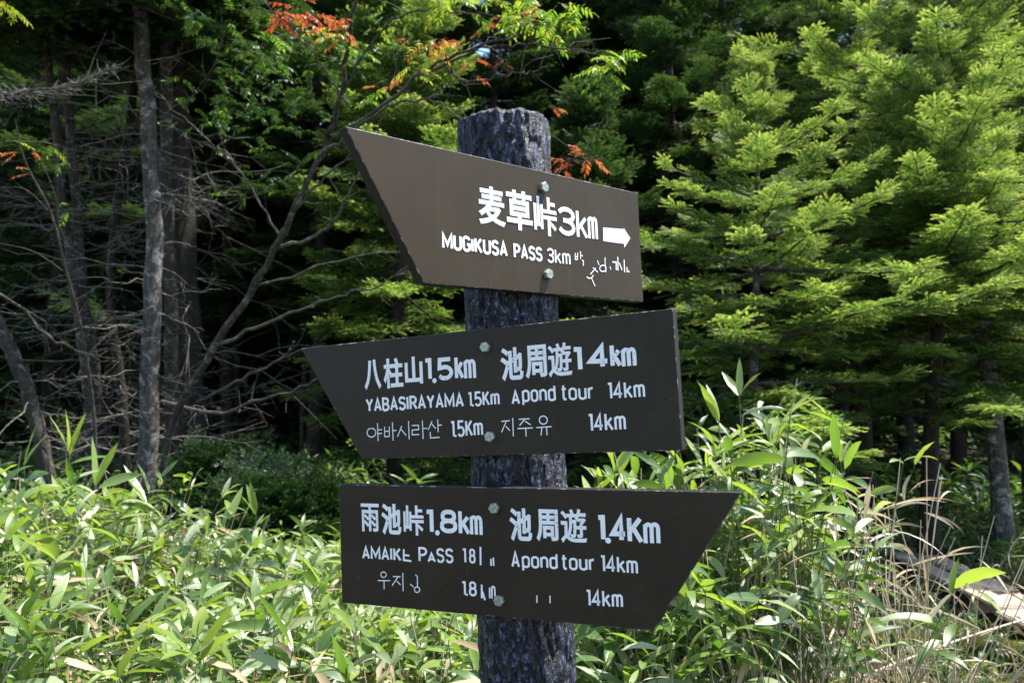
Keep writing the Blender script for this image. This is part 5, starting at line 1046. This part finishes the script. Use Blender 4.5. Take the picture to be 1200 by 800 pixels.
# ------------------------------------------------------------------ right side: boardwalk, sedge, straw, mossy log
def build_boardwalk():
    q = np.random.default_rng(61)
    a = at(1075, 648, 6.6); b = at(1215, 699, 4.9)
    root = empty('boardwalk', (a.x, a.y, 0)); tag(root, 'weathered plank boardwalk running past the leaning pale trunk into the forest', 'boardwalk')
    bw = MB('weathered_plank')
    v = bw.coord('Object', (14, 1.6, 14))
    n1 = bw.noise(v, 6, 5, .7); n2 = bw.noise(bw.coord('Object'), 5, 3)
    col = bw.ramp(n1, [(.3, (.30, .23, .165)), (.6, (.54, .43, .325)), (.8, (.64, .55, .44))])
    col = bw.mix(bw.math('MULTIPLY', bw.ramp(n2, [(.58, (0, 0, 0)), (.7, (1, 1, 1))]), .4), col, (.10, .11, .05))
    pm = bw.done(bw.bsdf(col, .85, .25, 0, bw.bump(n1, .7, .006)))
    A = Vector((a.x, a.y, a.z)); Bv = Vector((b.x, b.y, b.z)); d = (Bv-A); d.z = 0; Ln = d.length; d.normalize(); s = Vector((-d.y, d.x, 0))
    zt = .105
    for row, off in enumerate((-.05, .16)):
        u = -1.5 + row*.37
        while u < Ln+1.2:
            L = q.uniform(.5, .85); w = q.uniform(.165, .19)
            bm = bmesh.new(); bmesh.ops.create_cube(bm, size=1)
            for vv in bm.verts: vv.co = Vector((vv.co.x*w, vv.co.y*(L-.05), vv.co.z*.036))
            for vv in bm.verts: vv.co += Vector((q.normal(0, .008), q.normal(0, .02), q.normal(0, .003)))
            bmesh.ops.bevel(bm, geom=[e for e in bm.edges if e.is_manifold and e.calc_face_angle(0) > .6], offset=.009, segments=2, affect='EDGES')
            me = bpy.data.meshes.new('plank'); bm.to_mesh(me); bm.free(); me.materials.append(pm)
            o = link('plank', me, root); p = A + d*(u+L/2) + s*(off+q.normal(0, .012)) - Vector((a.x, a.y, 0))
            o.location = (p.x, p.y, zt+q.normal(0, .008)); o.rotation_euler = (q.normal(0, .012), q.normal(0, .03), math.atan2(d.y, d.x)-PI/2+q.normal(0, .012))
            u += L
    for k in range(5):
        u = -1.3+k*.82
        bm = bmesh.new(); bmesh.ops.create_cube(bm, size=1)
        for vv in bm.verts: vv.co = Vector((vv.co.x*.34, vv.co.y*.10, vv.co.z*.12))
        bmesh.ops.bevel(bm, geom=list(bm.edges), offset=.01, segments=2, affect='EDGES')
        me = bpy.data.meshes.new('sleeper'); bm.to_mesh(me); bm.free(); me.materials.append(pm)
        o = link('sleeper', me, root); p = A + d*u + s*.05 - Vector((a.x, a.y, 0)); o.location = (p.x, p.y, zt-.085); o.rotation_euler = (0, 0, math.atan2(d.y, d.x)-PI/2)
build_boardwalk()

q = np.random.default_rng(71)
n = 9000; x = q.uniform(1.2, 5.2, n); y = q.uniform(3.2, 7.2, n)
k = (x < .72*y+.4) & ~((np.abs(x-3.25) < .42) & (y > 4.2)) & (x > 1.2+.25*np.clip(4-y, 0, 1)); x, y = x[k], y[k]; n = len(x)
g = Geo(); B = np.stack([x, y, gz(x, y)], 1)
patch = np.sin(x*3+1)*np.sin(y*2.7)
dry = (q.random(n) < .32+.25*(patch > .3)+.35*(y < 4.3))
L = q.uniform(.12, .34, n)
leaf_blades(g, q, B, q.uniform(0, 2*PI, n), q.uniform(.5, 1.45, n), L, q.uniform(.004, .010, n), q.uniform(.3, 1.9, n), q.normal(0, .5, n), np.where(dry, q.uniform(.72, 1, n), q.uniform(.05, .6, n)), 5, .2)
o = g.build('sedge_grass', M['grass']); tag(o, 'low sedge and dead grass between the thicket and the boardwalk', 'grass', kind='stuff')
undergrowth('ground_cover', 750, 1.6, 4.6, 4.0, 6.6, .24, (.06, .10), 'small dark leaved plants in front of the boardwalk', 55, -.05, lambda x, y: ~((np.abs(x-3.25) < .42)) & (x > 1.9), .12)

def straw(px, py, d, n, label, seed, spread, Lr, arch, group=None):
    q = np.random.default_rng(seed); p = at(px, py, d); base = Vector((p.x, p.y, float(gz(p.x, p.y))))
    root = empty('dry_grass_clump', base); tag(root, label, 'dry grass', group)
    g = Geo()
    A = np.stack([q.normal(0, spread*.5, n), q.normal(0, spread*.6, n), np.zeros(n)], 1); L = q.uniform(*Lr, n)
    Bq = A + np.stack([q.normal(-.06, .32, n)*L, q.normal(0, .3, n)*L, L*q.uniform(.62, 1, n)], 1)
    straight_stems(g, q, A, Bq, .0031, .0016, q.uniform(.8, 1, n), 0, 4, .02)
    g.build('stalks', M['culm'], root)
    g = Geo(); m = n*2
    i = q.integers(0, n, m); f = q.uniform(.55, 1, m)
    leaf_blades(g, q, A[i]*(1-f)[:, None]+Bq[i]*f[:, None], q.uniform(0, 6.28, m), q.uniform(-.3, .9, m), q.uniform(.12, .3, m), q.uniform(.005, .012, m), q.uniform(.2, 1.1, m), q.normal(0, .8, m), q.uniform(.3, 1, m), 6, .35)
    g.build('blades', M['dry'], root)
straw(1058, 690, 3.0, 64, 'clump of tall bleached straw right of the lowest board, before the dark trunk', 81, .22, (.95, 1.32), 1)
straw(960, 690, 2.95, 24, 'tangle of tan dead stalks inside the right part of the thicket', 82, .34, (.8, 1.25), 1)
straw(1000, 770, 2.9, 7, 'sparse dead stalks low in the bottom right corner of the thicket', 84, .4, (.35, .62), 1)
straw(70, 700, 2.8, 22, 'broken tan stalks among the leaves at the lower left', 83, .22, (.5, .88), 1)

def fallen():
    a, b = at(1010, 792, 3.2), at(1230, 716, 3.5)
    root = empty('fallen_stalk', a); tag(root, 'long pale dead stalk lying slanted across the lower right corner', 'dead stalk')
    q = np.random.default_rng(91); g = Geo(); tube(g, spline([(0, 0, 0), tuple((b-a)*.5+Vector((0, 0, .012))), tuple(b-a)], 16), np.linspace(.0055, .0035, 16), 6, .95, 0, True, .06, q)
    g.build('stalk', M['culm'], root)
    g = Geo()
    for f, w in ((.3, (.06, -.03, .05)), (.33, (.05, .04, -.07)), (.6, (.1, 0, .04))):
        p = (b-a)*f; tube(g, [p, p+Vector(w)*.6, p+Vector(w)*1.1], [.003, .002, .001], 5, .9)
    g.build('twig', M['culm'], root)
fallen()

def mossy(px, py, d, L, r, ang, label, seed):
    q = np.random.default_rng(seed); p = at(px, py, d); base = Vector((p.x, p.y, float(gz(p.x, p.y))))
    root = empty('mossy_log', base, ang); tag(root, label, 'log')
    b = MB('moss'); v = b.coord('Object'); n1 = b.noise(v, 9, 4); n2 = b.noise(v, 120, 4, .7)
    col = b.ramp(n1, [(.38, (.055, .04, .022)), (.5, (.09, .10, .018)), (.7, (.21, .19, .03))])
    mm = b.done(b.bsdf(b.mix(b.math('MULTIPLY', n2, .4), col, (.03, .035, .01)), .95, .1, 0, b.bump(n2, 1, .02)))
    g = Geo(); zz = np.linspace(-L/2, L/2, 40); P = [(z_, .03*math.sin(z_*4), r*.55+.02*math.sin(z_*7)) for z_ in zz]
    tube(g, P, r*(1+.10*np.sin(zz*9)+q.normal(0, .03, 40)), 20, .5, 0, True, .05, q); g.build('trunk', mm, root)
    g = Geo(); n = 1500; th = q.uniform(0, PI, n); u = q.uniform(-L/2, L/2, n)
    B = np.stack([u, .03*np.sin(u*4)+r*1.02*np.cos(th), r*.55+r*1.02*np.sin(th)], 1)
    leaf_blades(g, q, B, q.uniform(0, 6.28, n), q.uniform(.3, 1.4, n), q.uniform(.012, .03, n), q.uniform(.003, .006, n), q.uniform(0, 1, n), q.normal(0, .5, n), q.uniform(.4, .85, n), 3, .2)
    g.build('moss', M['undergrowth'], root)
mossy(1190, 783, 3.9, 1.3, .10, .12, 'low mossy log half sunk in dead grass, bottom right corner', 95)
mossy(1095, 740, 4.6, .9, .08, -.5, 'small brown rotten log in the sedge below the boardwalk', 96)
